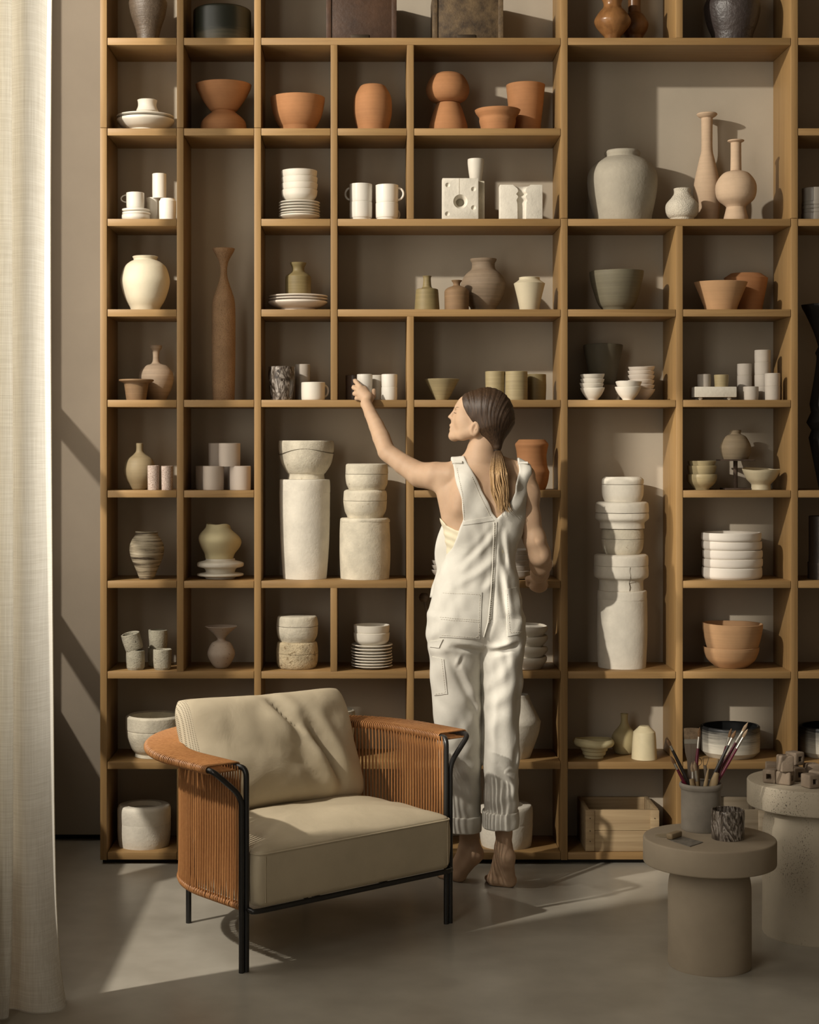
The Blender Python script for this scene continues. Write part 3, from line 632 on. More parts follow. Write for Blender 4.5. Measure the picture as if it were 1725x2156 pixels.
# ================================================================== eighth row (shelf 7)
def scup(cx, yt, yb, base, Y, r, lab, tilt=0.0):
    o = vessel('cup', lab, 'cup', cx, [(r, yt), (r*1.0, (yt+yb)/2), (r*0.94, yb-2), (r*0.85, yb)], base, STONE, Y=Y, wob=0.03, rimw=0.8, thick=3)
    if tilt: o.rotation_euler = (0.2, tilt, 0)
    return o
scup(285.5, 1370, 1407, 7, YF+0.06, 19.5, 'pitted stone-grey cup carrying a tilted cup')
o = scup(284, 1333, 1370, PZ(1369, YF+0.06)+0.004, YF+0.06, 19.5, 'tilted pitted grey cup leaning on the cup below')
o.rotation_euler = (0.12, -0.24, 0); o.location.x -= 0.002
scup(342, 1368, 1407, 7, YF+0.06, 19.3, 'single pitted grey cup in front of the stacked pair')
scup(331, 1364, 1402, 7, YF+0.16, 19.5, 'dark pitted cup carrying another at the back')
scup(333, 1327, 1364, PZ(1364, YF+0.16), YF+0.16, 19.5, 'pitted grey cup on top at the back')
vessel('vase', 'small globe vase with wide funnel mouth', 'vase', 466, [(34.5, 1319), (30, 1322), (15, 1336), (8, 1345), (10, 1349, 1), (20, 1354), (28, 1370), (28, 1382), (19, 1399), (10, 1408)], 7, clay('speckled_rose_clay', (0.42, 0.34, 0.27), 0.8, 0.1, 12, 0.3, 0.001, speck=(120, 0.68, (0.2, 0.14, 0.1))), Y=YF+0.1)
mY2 = YF+0.11
mold(626, 1350, 1374, 1408, 42, 44, 37, 7, mY2, PLASTY, 'stained yellowish round plaster mould under a greyer mould', 4)
mold(626, 1296, 1317, 1350, 42, 44, 36, PZ(1350, mY2), mY2, PLAST, 'greyish round plaster mould on top of the stained one', 4)
pY2 = YF+0.11
stack('plate', 'small white plate under two white bowls', 'plate', 783, [1356, 1363, 1370, 1376, 1382, 1388, 1394, 1400], 9, 43, PLATE, 7, SATIN, 'white plates under the bowls', Y=pY2, jit=0.8, rest=3)
stack('bowl', 'white bowl on top of the small white plates', 'bowl', 783, [1316, 1332], 27, 38, [(1, 0), (0.985, 0.3), (0.94, 0.60), (0.80, 0.82), (0.55, 1)], PZ(1359, pY2), SATIN, 'two white bowls on the plates', Y=pY2, jit=0.4)
stack('dish', 'thick uneven white dish in the stack beside the trouser leg', 'plate', 1114, [1317, 1339, 1360, 1382], 23.5, 39, [(0.97, 0), (1, 0.18), (0.95, 0.45), (0.72, 0.9), (0.68, 1)], 7, SATIN, 'thick uneven dishes', Y=YF+0.10, jit=2, rimw=2.0, wob=0.02, rest=4)
ladle = empty('ladle', P(906, 1408, YF+0.1)); ladle.location.z = SZ(7); tag(ladle, 'small dark wooden ladle standing with its round bowl up', 'ladle')
lp = Vector((0, 0, 0)); q = P(893, 1258, YF+0.15)-ladle.location
V, F = sweep([lp+Vector((0.03, 0, 0.002)), lp*0.3+q*0.7+Vector((0.009, 0, 0)), q], 0.0045, 10); link('handle', mesh(V, F), TAUPE, ladle)
lh = lathe_mesh([(0.010, 0.017), (0.017, 0.010), (0.0195, 0.0), (0.017, -0.010), (0.010, -0.017)], 0, False, 24); link('bowl', lh, TAUPE, ladle, q)
tbY = YF+0.135
vessel('bowl', 'lower bowl of the pale terracotta pair, holding the upper one', 'bowl', 1540, [(58, 1362), (57, 1371), (50, 1388), (35, 1402), (30, 1405, 1), (29, 1409)], 7, TCL, Y=tbY, thick=2)
vessel('bowl', 'upper wide bowl of the pale terracotta pair', 'bowl', 1542.5, [(63, 1313), (62, 1325), (58, 1346), (52.5, 1364), (46, 1378), (36, 1394), (27, 1406)], SZ(7)+0.0042, TCL, Y=tbY, thick=3, rimw=1.2)

# ================================================================== ninth row (shelf 8) and bottom row (shelf 9)
vessel('mortar', 'plaster mortar bowl with seam and foot, half behind the armrest', 'bowl', 325, [(59, 1507), (60, 1511), (59.5, 1533), (58, 1535, 1), (59, 1537, 1), (57, 1552), (48, 1574), (41, 1583), (40, 1586), (42, 1600)], 8, PLAST, Y=YF+0.135, thick=10, floor=0.05)
vessel('mortar', 'pale mortar bowl whose rim shows above the woven armrest', 'bowl', 705, [(42, 1495), (43, 1510), (40, 1545), (32, 1580), (30, 1602)], 8, PLAST, Y=YF+0.12, thick=6)
vessel('jar', 'tall white faceted plaster jar behind the trouser leg', 'vase', 1084, [(30, 1462, 1), (34, 1475), (55, 1518, 1), (50, 1545), (36, 1585), (30, 1602)], 8, PLASTW, Y=YF+0.11, wob=0.012, rimw=1.0)
vessel('bowl', 'yellow-cream bowl with wide torn collar and stepped foot', 'bowl', 1251, [(40, 1556), (44, 1562), (40, 1570), (29, 1573, 1), (28, 1579), (25, 1581, 1), (24, 1588), (20, 1590, 1), (20, 1600)], 8, MOSS, Y=YF+0.095, wob=0.035, rimw=3)
vessel('bottle', 'round olive-cream bottle with thin neck behind the upturned cup', 'bottle', 1315, [(8.5, 1503), (7.5, 1507), (7.5, 1520), (12, 1530), (24, 1545), (27.5, 1563), (23, 1580), (16, 1590)], 8, clay('bottle_olive_cream', (0.42, 0.345, 0.18), 0.6, 0.1, 8, 0.1, 0.001), Y=YF+0.19)
vessel('cup', 'upturned creamy cup with faceted dome', 'cup', 1357, [(10, 1528.5, 1), (23, 1541, 1), (25, 1560), (27, 1600)], 8, clay('waxy_cream', (0.68, 0.59, 0.38), 0.45, 0.12, 12, 0.2, 0.001), Y=YF+0.07, hollow=False, wob=0.012, seg=24)
for cx, lab in ((1538, 'low bowl with black rim fading to white, behind the paint brushes'), (1746, 'low bowl with black rim fading to white, cut by the end of the shelves')):
    o = vessel('bowl', lab, 'bowl', cx, [(60, 1528), (61.5, 1532), (61.5, 1560), (60.5, 1580, 1), (50, 1597)], 8, GLZ, Y=YF+0.135, thick=4, rimw=1.0)
    o.data.materials.append(GLZI); ri = 58.6*(YF+0.135)/FPX
    for p in o.data.polygons:
        c = p.center
        if p.normal.x*c.x+p.normal.y*c.y < -1e-5 or (math.hypot(c.x, c.y) < ri and c.z > 0.003 and p.normal.z > 0.5): p.material_index = 1
def lidpot(cx, Y, lab):
    o = mold(cx, 1693, 1730, 1792, 55, 56, 49, 9, Y, PLASTW, lab, 4)
    cap = o.children[1]; k = Y/FPX; zz = lambda y: PZ(y, Y)-o.location.z
    up = [(33, 1702), (34.5, 1695, 1), (36, 1693, 1), (50, 1693), (54, 1696), (56, 1703), (56, 1728), (54.8, 1729.8)]
    cap.data = lathe_mesh([(r*k, zz(y)) for r, y in profile(up, 3)], 0, False, 48, 0.008, 0, 5); cap.data.materials.append(PLASTW)
    return o
lidpot(303.5, YF+0.13, 'lidded white plaster pot on the bottom shelf next to the armchair')
lidpot(1066, YF+0.13, 'lidded white plaster pot on the bottom shelf behind the bare feet')
# ------------------------------------------------------------------ boolean cut, baked into the mesh
def cut(me, cutters, mats=None):
    o = bpy.data.objects.new('cut_tmp', me); COL.objects.link(o); cs = []
    for c, mtx in cutters:
        k = bpy.data.objects.new('cutter_tmp', c); COL.objects.link(k); k.matrix_world = mtx; cs.append(k)
        md = o.modifiers.new('b', 'BOOLEAN'); md.operation = 'DIFFERENCE'; md.solver = 'EXACT'; md.object = k
    dg = bpy.context.evaluated_depsgraph_get(); dg.update()
    out = bpy.data.meshes.new_from_object(o.evaluated_get(dg))
    for k in cs: bpy.data.objects.remove(k)
    bpy.data.objects.remove(o)
    out.materials.clear()
    out.polygons.foreach_set('use_smooth', [True]*len(out.polygons)); out.set_sharp_from_angle(angle=math.radians(35))
    return out
def Tm(x, y, z, rx=0, ry=0, rz=0):
    from mathutils import Euler
    return Matrix.Translation((x, y, z)) @ Euler((rx, ry, rz)).to_matrix().to_4x4()

# ------------------------------------------------------------------ plaster mould blocks and the cup
bY = YF+0.035; k = bY/FPX
z0 = SZ(2); hb = PZ(377, bY)-z0; wb = 76*k
body = box_mesh(wb, 0.05, hb, 0.0025)
cone = lathe_mesh([(16.5*k, 0.03), (15*k, 0.0), (9*k, -0.022), (9*k, -0.08)], 0, False, 40)
sph = lathe_mesh([(0.0095*math.cos(t), 0.0095*math.sin(t)) for t in np.linspace(1.45, -1.45, 9)], 0, False, 20)
R90 = math.pi/2
cu = [(cone, Tm(0, -0.025, hb*0.43, R90))]
for sx, sz in ((-0.35, 0.83), (0.36, 0.73), (-0.36, 0.13), (0.36, 0.28)): cu.append((sph, Tm(sx*wb, -0.027, sz*hb)))
cu.append((box_mesh(0.0022, 0.006, hb*1.2, base=False), Tm(-0.004, -0.026, hb*0.9)))
mb = empty('mould', (PX(969, bY), bY, z0)); tag(mb, 'square plaster mould block with round hole and corner dimples', 'mould')
link('front_half', cut(body, cu), PLASTW, mb)
link('back_half', box_mesh(wb+0.018, 0.07, hb*0.985, 0.004), PLAST, mb, (0.018, 0.0615, 0))
vessel('cup', 'small white tapered cup on the square mould block', 'cup', 1002, [(17, 336), (17, 345), (14.5, 366), (13, 376)], z0+hb*0.986, SATIN, Y=bY+0.055)
hb2 = PZ(391, bY)-z0; wb2 = 90*k
vs = [(20*k, 0.02), (19*k, 0), (10*k, -0.014), (8*k, -0.026), (11.5*k, -0.036), (8*k, -0.046), (11*k, -0.06), (9.5*k, -0.075), (9*k, -0.14)]
cuth = lathe_mesh(profile([(a, b) for a, b in vs], 4), 0, False, 36)
cuth2 = lathe_mesh([(22*k, 0.03), (21*k, 0.0), (17*k, -0.006), (2*k, -0.012)], 0, False, 36)
me = cut(box_mesh(wb2, 0.06, hb2, 0.003), [(cuth, Tm(0.002, -0.03, hb2)), (cuth2, Tm(0.004, -0.006, hb2+0.003))])
hm = link('mould', me, PLASTW, None, (PX(1096.5, bY), bY, z0)); tag(hm, 'half of a plaster mould with a vase-shaped hollow', 'mould')

# ------------------------------------------------------------------ dark chests on the top shelf
cwood = clay('dark_chest_wood', (0.060, 0.030, 0.016), 0.55, 0.5, 9, 0.6, 0.002, spec=0.4)
cwood2 = clay('worn_chest_wood', (0.095, 0.062, 0.030), 0.6, 0.8, 22, 0.6, 0.002, spec=0.4, c2=(0.03, 0.018, 0.01))
cmet = plain('chest_metal', (0.05, 0.035, 0.022), 0.5, 0.5, 0.6)
for xa, xb, m, lab in ((687, 835.5, cwood, 'dark red-brown wooden chest with corner strips'), (911, 1060, cwood2, 'worn dark chest with mottled front')):
    Y0 = YF+0.02; w = PX(xb, Y0)-PX(xa, Y0); h = PZ(-12, Y0)-SZ(0); d = 0.24
    c = empty('chest', (PX((xa+xb)/2, Y0), Y0+d/2, SZ(0)+0.0006)); tag(c, lab, 'chest')
    nb = 1
    for i in range(nb):
        link('front_board', box_mesh(w-0.012, 0.012, h/nb-0.0012, 0.0012), m, c, (0, -d/2+0.008, i*h/nb))
        for s in (-1, 1): link('side_board', box_mesh(0.012, d-0.03, h/nb-0.0012, 0.0012), m, c, (s*(w/2-0.008), 0, i*h/nb))
        link('back_board', box_mesh(w-0.012, 0.012, h/nb-0.0012, 0.0012), m, c, (0, d/2-0.008, i*h/nb))
    link('bottom', box_mesh(w-0.03, d-0.03, 0.01), m, c); link('lid', box_mesh(w-0.004, d-0.004, 0.014, 0.002), m, c, (0, 0, h))
    for s in (-1, 1):
        link('corner_strip', box_mesh(0.019, 0.006, h-0.002, 0.0012), m, c, (s*(w/2-0.0095), -d/2+0.0005, 0))
    link('latch_plate', box_mesh(0.07, 0.004, 0.014, 0.001), cmet, c, (-0.006, -d/2, 0.002))

# ------------------------------------------------------------------ open wooden crates on the bottom shelf
crw = wood('weathered_crate', 0, (0.46, 0.345, 0.20), (0.27, 0.185, 0.10), 0.85, 0.7, 0.5)
crw2 = wood('grey_crate', 0, (0.34, 0.28, 0.20), (0.20, 0.155, 0.10), 0.85, 0.7, 0.5)
nail = plain('rusty_nail', (0.06, 0.035, 0.02), 0.7)
for xa, xb, m, lab in ((1233, 1388, crw, 'open weathered wooden crate, fully in view'), (1468, 1616, crw2, 'greyer wooden crate behind the small stone table')):
    Y0 = YF+0.015; w = PX(xb, Y0)-PX(xa, Y0); h = PZ(1705, Y0)-SZ(9); d = 0.25; hb_ = h+0.052; t = 0.016
    c = empty('crate', (PX((xa+xb)/2, Y0), Y0+d/2, SZ(9)+0.0006)); tag(c, lab, 'crate')
    for i in range(2): link('front_board', box_mesh(w-0.002, t, h/2-0.001, 0.002), m, c, (0, -d/2+t/2, i*h/2))
    link('bottom', box_mesh(w-2*t, d-2*t, 0.012), m, c)
    for s in (-1, 1): 
        pts = [(-d/2+t, 0.0), (d/2, 0.0), (d/2, h+0.004), (-d/2+t, h)]
        link('side_board', box_mesh(t, d-t, h, 0.002), m, c, (s*(w/2-t/2), t/2, 0))
        link('corner_batten', box_mesh(0.034, 0.007, h-0.004, 0.0015), m, c, (s*(w/2-0.017), -d/2-0.003, 0.002))
        for z in (0.25, 0.5, 0.8): link('nail', lathe_mesh([(0.0022, 0.002), (0.0022, 0)], 0, False, 8), nail, c, (s*(w/2-0.017), -d/2-0.0065, z*h)).rotation_euler = (R90, 0, 0)
    link('back_board', box_mesh(w-2*t-0.001, t, h, 0.002), m, c, (0, d/2-t/2, 0.0))

# ------------------------------------------------------------------ round stone tables
def travertine(name, c, pit):
    b = MB(name); co = b.coord(rnd=False); n = b.noise(co, 5, 5, 0.6); g = b.noise(co, 60, 4, 0.6)
    col = b.ramp(n, [(0.3, vary(c, 0.88)), (0.7, vary(c, 1.08))])
    if pit:
        v = b.noise(b.coord((1, 1, 0.8), False), 270, 2, 0.5); area = b.noise(b.coord((1, 1, 0.35), False), 9, 3, 0.5)
        f = b.math('MULTIPLY', b.ramp(v, [(0.62, (0, 0, 0)), (0.67, (1, 1, 1))]), b.ramp(area, [(0.44, (0, 0, 0)), (0.6, (1, 1, 1))]))
        col = b.mix(f, col, vary(c, 0.35)); g = b.math('SUBTRACT', b.math('MULTIPLY', g, 0.12), f)
        b.bump(g, 0.7, 0.004)
    else: b.bump(g, 0.1, 0.001)
    b.color(col); b.set(0.8, 0.3); return b.m
concm = travertine('smooth_brown_concrete', (0.33, 0.27, 0.195), False); travm = travertine('pitted_travertine', (0.48, 0.415, 0.315), True)
def stone_table(cx, Yc, ht, rt, rb, th, m, lab):
    X = PX(cx, Yc); t = empty('side_table', (X, Yc, 0.0)); tag(t, lab, 'table')
    e = 0.006
    link('table_top', lathe_mesh(profile([(rt-e, ht, 1), (rt-e*0.3, ht-e*0.3), (rt, ht-e, 1), (rt, ht-th+e, 1), (rt-e*0.3, ht-th+e*0.3), (rt-e, ht-th)], 3), 0, False, 96), m, t)
    zt = ht-th; R = 0.034; RV = 0.085
    pr = [(rb-R*1.02, zt+0.002)]+[(rb-R+R*math.sin(a), zt-RV*(1-math.cos(a))) for a in np.linspace(0.1, R90, 12)]+[(rb, zt-RV*1.25), (rb*1.005, 0.006), (rb*0.99, 0.0)]
    link('base', lathe_mesh(pr, 0, False, 80), m, t); return t
stone_table(1494.5, 5.24, 0.391, 0.2016, 0.126, 0.079, concm, 'low round brown concrete table with mushroom base')
stone_table(1715, 5.578, 0.500, 0.215, 0.165, 0.081, travm, 'taller round table of pitted travertine')

# ------------------------------------------------------------------ small things on the low table
ZT = 0.391
pY_ = 5.346
potm = clay('grey_crock', (0.26, 0.23, 0.19), 0.6, 0.3, 7, 0.25, 0.001)
vessel('crock', 'grey stoneware crock holding brushes and modelling tools', 'pot', 1476.5, [(44, 1649), (45.5, 1653), (44, 1659), (41.5, 1664), (41.5, 1700), (41, 1745), (38, 1757)], ZT, potm, Y=pY_, thick=4, wob=0.004, floor=0.0117)
vessel('cup', 'squat brown and white marbled cup before the crock of brushes', 'cup', 1533, [(34.5, 1705), (35, 1712), (34.5, 1745), (33.5, 1770)], ZT, MARB, Y=5.222, thick=3.5, wob=0.01)
bw = wood('scraper_wood', 0, (0.33, 0.25, 0.15), (0.22, 0.16, 0.09), 0.6, 1.5)
pal = plain('dull_metal', (0.22, 0.20, 0.17), 0.55, 0.5, 0.35, 0.25, 60)
def tt(px, py): return onfloor(px, py, ZT)
a, b_ = tt(1411, 1771), tt(1437, 1762); sc = empty('scraper', (a+b_)/2); tag(sc, 'flat metal scraper with wooden back lying on the low table', 'scraper')
dirn = (b_-a).normalized(); ang = math.atan2(dirn.y, dirn.x)
w_ = link('wooden_back', box_mesh(0.062, 0.022, 0.017, 0.004, 3), bw, sc, (-0.004, 0.01, 0.0015)); w_.rotation_euler = (0, 0, ang)
c1, c2, c3, c4 = [tt(*q)-sc.location for q in ((1411, 1770), (1430, 1760.5), (1481, 1774), (1453, 1783.5))]
bl_ = mesh([c1, c4, c3, c2]+[v+Vector((0, 0, 0.0014)) for v in (c1, c4, c3, c2)], [(3, 2, 1, 0), (4, 5, 6, 7), (0, 1, 5, 4), (1, 2, 6, 5), (2, 3, 7, 6), (3, 0, 4, 7)], False)
link('blade', bl_, pal, sc, (0, 0, 0.0004))
q = tt(1404, 1762)
rib = link('rib', lathe_mesh([(0.030, 0.0016), (0.031, 0.0008), (0.030, 0)], 0, False, 32, oval=0.72), plain('horn_rib', (0.30, 0.25, 0.17), 0.4), None, q+Vector((-0.004, 0.012, 0.0004)))
tag(rib, 'thin oval horn rib half under the scraper', 'rib')

# brushes and tools in the crock
pc = Vector((PX(1476.5, pY_), pY_, ZT)); maroon = plain('maroon_lacquer', (0.13, 0.012, 0.03), 0.25, 0.5); darkh = plain('dark_handle', (0.03, 0.024, 0.02), 0.35, 0.5)
ferr = plain('ferrule_metal', (0.55, 0.52, 0.46), 0.3, 0.5, 0.9); hairb = plain('brush_hair', (0.20, 0.115, 0.06), 0.8, 0.2, 0, 0.3, 90)
hair2 = plain('pale_brush_hair', (0.30, 0.215, 0.14), 0.85, 0.2, 0, 0.3, 90); tanw = wood('tool_wood', 2, (0.42, 0.31, 0.17), (0.30, 0.21, 0.11), 0.55, 1.2)
greyw = wood('grey_brush_wood', 2, (0.27, 0.215, 0.165), (0.18, 0.14, 0.105), 0.6, 1.2)
def rod(a, b, rs, n=None): return sweep([a+(b-a)*(i/(len(rs)-1)) for i in range(len(rs))], list(rs), 12)
def bottom(dx, dy): return Vector((pc.x+dx, pY_+dy, ZT+0.012))       # foot of a tool inside the crock
def brush(tip, bot, lab, hm, hh, r=0.0042, lh=0.024, lf=0.03):
    """bristles up; tip in px, bottom px inside the crock"""
    t = P(tip[0], tip[1], pY_+tip[2]); b = bottom(*bot); d = (b-t).normalized()
    o = empty('brush', b); tag(o, lab, 'brush', 'brushes and tools in the crock'); L = lambda p: p-b
    j1 = t+d*lh; j2 = j1+d*lf
    link('bristles', mesh(*rod(L(t), L(j1), [0.0008, r*0.75, r*1.15, r*1.2, r*0.95])), hh, o)
    link('ferrule', mesh(*rod(L(j1), L(j2), [r*0.9, r*1.0, r*1.0])), ferr, o)
    link('handle', mesh(*rod(L(j2), L(b), [r*1.0, r*1.25, r*1.1, r*0.9, r*0.7])), hm, o); return o
brush((1404.0, 1554, 0.0088), (0.0267, 0.0014), 'long dark-handled brush leaning far out over the low table', darkh, hairb, 0.0045, 0.026, 0.016)
brush((1412.6, 1592, 0.0002), (0.0171, 0.0035), 'dark brush with maroon stripe leaning out lower than its neighbour', maroon, hairb, 0.0045, 0.026, 0.02)
brush((1474.0, 1531, 0.0151), (-0.0351, -0.0173), 'maroon brush standing upright beside the wide flat brush', maroon, hairb, 0.0046, 0.03, 0.036)
brush((1540.6, 1534, -0.0068), (0.0134, 0.0252), 'slim maroon brush with long ferrule leaning right of the loop tool', maroon, hairb, 0.004, 0.028, 0.03)
brush((1549.8, 1538, -0.0169), (-0.0395, -0.0063), 'dark round brush between the maroon ones', darkh, hairb, 0.0046, 0.026, 0.026)
brush((1575.5, 1521, 0.004), (-0.0295, 0.0399), 'maroon brush with the longest reach', maroon, hair2, 0.0046, 0.032, 0.042)
brush((1575.0, 1535, -0.0217), (-0.0271, -0.0028), 'maroon brush close under the longest one', maroon, hair2, 0.0042, 0.03, 0.04)
brush((1458.0, 1604, -0.0099), (-0.0253, -0.0268), 'short round brush with metal ferrule low in the crock', tanw, hair2, 0.0055, 0.03, 0.035)
brush((1463.0, 1602, -0.0334), (0.0007, -0.012), 'second short round brush with metal ferrule low in the crock', tanw, hair2, 0.0055, 0.03, 0.035)
# wide flat brush
fb = bottom(-0.0215, 0.027); fl = empty('flat_brush', fb); tag(fl, 'wide flat brush with pale bristles and grey wooden handle', 'brush', 'brushes and tools in the crock')
fY = pY_+0.027
def slabq(pts, th, m, nm):
    n = len(pts); V = [P(x, y, fY-th/2)-fb for x, y in pts]+[P(x, y, fY+th/2)-fb for x, y in pts]
    F = [tuple(range(n)), tuple(range(n, 2*n))[::-1]]+[(i, n+i, n+(i+1) % n, (i+1) % n) for i in range(n)]
    bm = bmesh.new(); me = mesh(V, F, False); bm.from_mesh(me); bmesh.ops.bevel(bm, geom=bm.edges[:], offset=0.0012, segments=2, affect='EDGES'); return link(nm, bm_mesh(bm), m, fl)
slabq([(1440, 1533), (1452, 1532), (1470, 1533), (1474, 1534), (1471, 1557), (1441, 1557)], 0.011, hair2, 'bristles')
slabq([(1441, 1556), (1471, 1556), (1470, 1566), (1441, 1566)], 0.013, ferr, 'ferrule')
slabq([(1441, 1565), (1470, 1565), (1467, 1585), (1463, 1605), (1460, 1660), (1458, 1735), (1452, 1735), (1450, 1660), (1447, 1600), (1443, 1585)], 0.009, greyw, 'handle')
def tool(name, lab, top, bot, rs, m):
    t = P(top[0], top[1], pY_+top[2]); b = bottom(*bot); o = empty(name, b); tag(o, lab, 'tool', 'brushes and tools in the crock')
    link('handle', mesh(*rod(t-b, Vector((0, 0, 0)), rs)), m, o); return o, t-b
o, t = tool('loop_tool', 'loop tool with square wire end and grey ferrule', (1484.7, 1612, -0.0019), (0.0368, 0.0110), [0.0052, 0.0058, 0.0062, 0.0075, 0.008, 0.006], greyw)
V, F = sweep([t+Vector(v) for v in ((-0.004, 0, 0), (-0.006, 0, 0.024), (0.013, 0, 0.026), (0.006, 0, 0.004), (0.003, 0, 0))], 0.0009, 6); link('wire_loop', mesh(V, F), darkh, o)
o, t = tool('loop_tool', 'loop tool with round wire end behind the square one', (1469.2, 1612, 0.0329), (-0.0007, 0.0089), [0.0048, 0.0055, 0.0065, 0.0065, 0.005], tanw)
V, F = sweep([t+Vector((0.002+0.011*math.sin(a), 0, 0.012-0.012*math.cos(a))) for a in np.linspace(0, 6.28, 22)], 0.0009, 6); link('wire_loop', mesh(V, F), darkh, o)
tool('modelling_stick', 'straight wooden modelling stick crossing in front of the brushes', (1512.4, 1598, 0.004), (0.0319, -0.0096), [0.003, 0.004, 0.0045, 0.0045, 0.004], tanw)
tool('needle_handle', 'thick tan wooden tool handle resting on the crock rim', (1509.5, 1627, -0.0308), (-0.0032, -0.0231), [0.007, 0.0125, 0.0135, 0.013, 0.0115, 0.009, 0.005, 0.004], tanw)
tool('wooden_peg', 'short pale wooden peg standing in the front of the crock', (1456.1, 1640, -0.0303), (-0.0085, -0.0446), [0.007, 0.0085, 0.0085, 0.008, 0.007], tanw)
tool('wooden_knife', 'pale rounded wooden knife between the loop tools', (1492, 1618, -0.0479), (-0.0121, -0.0228), [0.002, 0.0065, 0.0075, 0.006, 0.0045], tanw)

# ------------------------------------------------------------------ hollow clay beads on the tall table
ZB = 0.500
beadm = clay('bead_clay', (0.29, 0.225, 0.165), 0.9, 0.15, 30, 0.6, 0.002)
def bead(px, py, rz, lab, z=ZB, s=0.043, lay=True, hl=0.048, at=None):
    me = cut(box_mesh(s, hl, s, 0.005, 3), [(box_mesh(s*0.40, hl*2, s*0.40, base=False), Tm(0, 0, s/2))])
    pos = onfloor(px, py, z) if at is None else Vector((at[0], at[1], z))
    o = link('bead', me, beadm, None, pos); 
    if lay: o.rotation_euler = (0, 0, rz)
    else:
        o.rotation_euler = (R90, 0, rz); o.location.z += hl/2; o.location += Matrix.Rotation(rz, 3, 'Z') @ Vector((0, s/2, 0))
    o.location.z += 0.0006; tag(o, lab, 'bead', 'hollow clay beads on the travertine table'); return o
bead(1624, 1647, -0.55, 'hollow clay bead at the outer foot of the pile, square hole showing')
bead(1654, 1651, 0.95, 'hollow clay bead in the front of the pile under the upright one')
bead(1677, 1643, 0.35, 'hollow clay bead on the shadowed side of the pile')
bead(1666, 1627, 0.1, 'hollow clay bead hidden behind the middle of the pile', at=(1.405, 5.645))
bead(1632, 1632, -0.2, 'hollow clay bead peeking out behind the outer one', at=(1.348, 5.655))
bead(1651, 1642, 0.2, 'upright clay bead standing on top of the pile', ZB+0.0436, lay=False, hl=0.052, at=(1.352, 5.497))
bead(1673, 1632, 0.6, 'hollow clay bead on the second layer behind the upright one', ZB+0.0436, at=(1.412, 5.611))
bead(1707, 1658, 0.4, 'separate clay bead with dark square hole turned to the room')
bead(1722, 1650, 1.0, 'separate clay bead behind the one with the dark hole')
bead(1709, 1638, 0.2, 'separate upright clay bead behind the lone pair', ZB, lay=False)

# ------------------------------------------------------------------ armchair
O = onfloor(514, 2047); QU = Vector((0.771, 0.638, 0)).normalized(); QV = Vector((-QU.y, QU.x, 0))
ch = empty('armchair', O); ch.rotation_euler = (0, 0, math.atan2(QU.y, QU.x))
tag(ch, 'low tub armchair with black tube frame, woven tan cord sides and beige cushions', 'armchair')
W, V0, RR = 0.834, 0.22, 0.417; BW = 0.105
tubem = plain('black_steel_tube', (0.014, 0.013, 0.012), 0.32, 0.5, 0.0, 0.1); 
def cordmat():
    b = MB('tan_cord'); n = b.noise(b.coord((1, 1, 1), False), 90, 3); n2 = b.noise(b.coord((40, 40, 0.8), False), 3, 3)
    b.color(b.mix(0.5, b.ramp(n, [(0.3, (0.29, 0.125, 0.042)), (0.7, (0.42, 0.195, 0.070))]), b.ramp(n2, [(0.3, (0.25, 0.10, 0.032)), (0.7, (0.46, 0.225, 0.085))])))
    b.set(0.5, 0.4); return b.m
cordm = cordmat()
def plan(s, off=0.0):
    """arc-length point of the U: s from 0 (front left) to 1 (front right); off pushes outward"""
    Ls = V0; La = math.pi*RR; Lt = 2*Ls+La; d = s*Lt
    if d < Ls: return Vector((-off, d, 0)), Vector((-1, 0, 0))
    if d > Ls+La: return Vector((W+off, Lt-d, 0)), Vector((1, 0, 0))
    a = math.pi-(d-Ls)/RR; n = Vector((math.cos(a), math.sin(a), 0))
    return Vector((RR, V0, 0))+n*(RR+off), n
ZR, ZBt, TR = 0.617, 0.195, 0.0088
LT = 2*V0+math.pi*RR
def rail(z, off, s0=0.0, s1=1.0, n=90): return [plan(s0+(s1-s0)*i/(n-1), off)[0]+Vector((0, 0, z)) for i in range(n)]
def arc3(a, b, c, n=8):
    """rounded corner from a over b to c"""
    return [a.lerp(b, t).lerp(b.lerp(c, t), t) for t in np.linspace(0, 1, n)]
# inner post + inner rail + inner post in one tube; outer post + outer rail likewise
def frame_tube(off, postx, zr, s0):
    mid = rail(zr, off, s0, 1-s0)
    xl = Vector((postx[0], 0, 0)); xr = Vector((postx[1], 0, 0))
    kz = zr-0.085 if off > 0.01 else zr-0.03
    def side(x, first, dirn):
        pst = x+Vector((0, 0, kz))
        if off > 0.01:
            out = Vector((first.x, 0.012, zr)); return [x.copy(), pst+Vector((0, 0, -0.03))]+arc3(pst+Vector((0, 0, -0.03)), pst, pst.lerp(out, 0.35), 6)[1:]+arc3(pst.lerp(out, 0.8), out, first, 6)
        return [x.copy(), pst]+arc3(pst, Vector((x.x, 0, zr)), first, 7)[1:]
    a = side(xl, mid[0], 1); b = side(xr, mid[-1], -1)
    return a+mid[1:-1]+b[::-1]
link('inner_frame', mesh(*sweep(frame_tube(0.0, (0.0085, W-0.0085), ZR, 0.012), TR, 12)), tubem, ch)
link('outer_frame', mesh(*sweep(frame_tube(BW, (-0.0092, W+0.0092), ZR, 0.02), TR, 12)), tubem, ch)
link('lower_rail', mesh(*sweep([Vector((0, 0.0, ZBt))]+rail(ZBt, 0.0, 0.01, 0.99)+[Vector((W, 0, ZBt))], TR*0.85, 12)), tubem, ch)
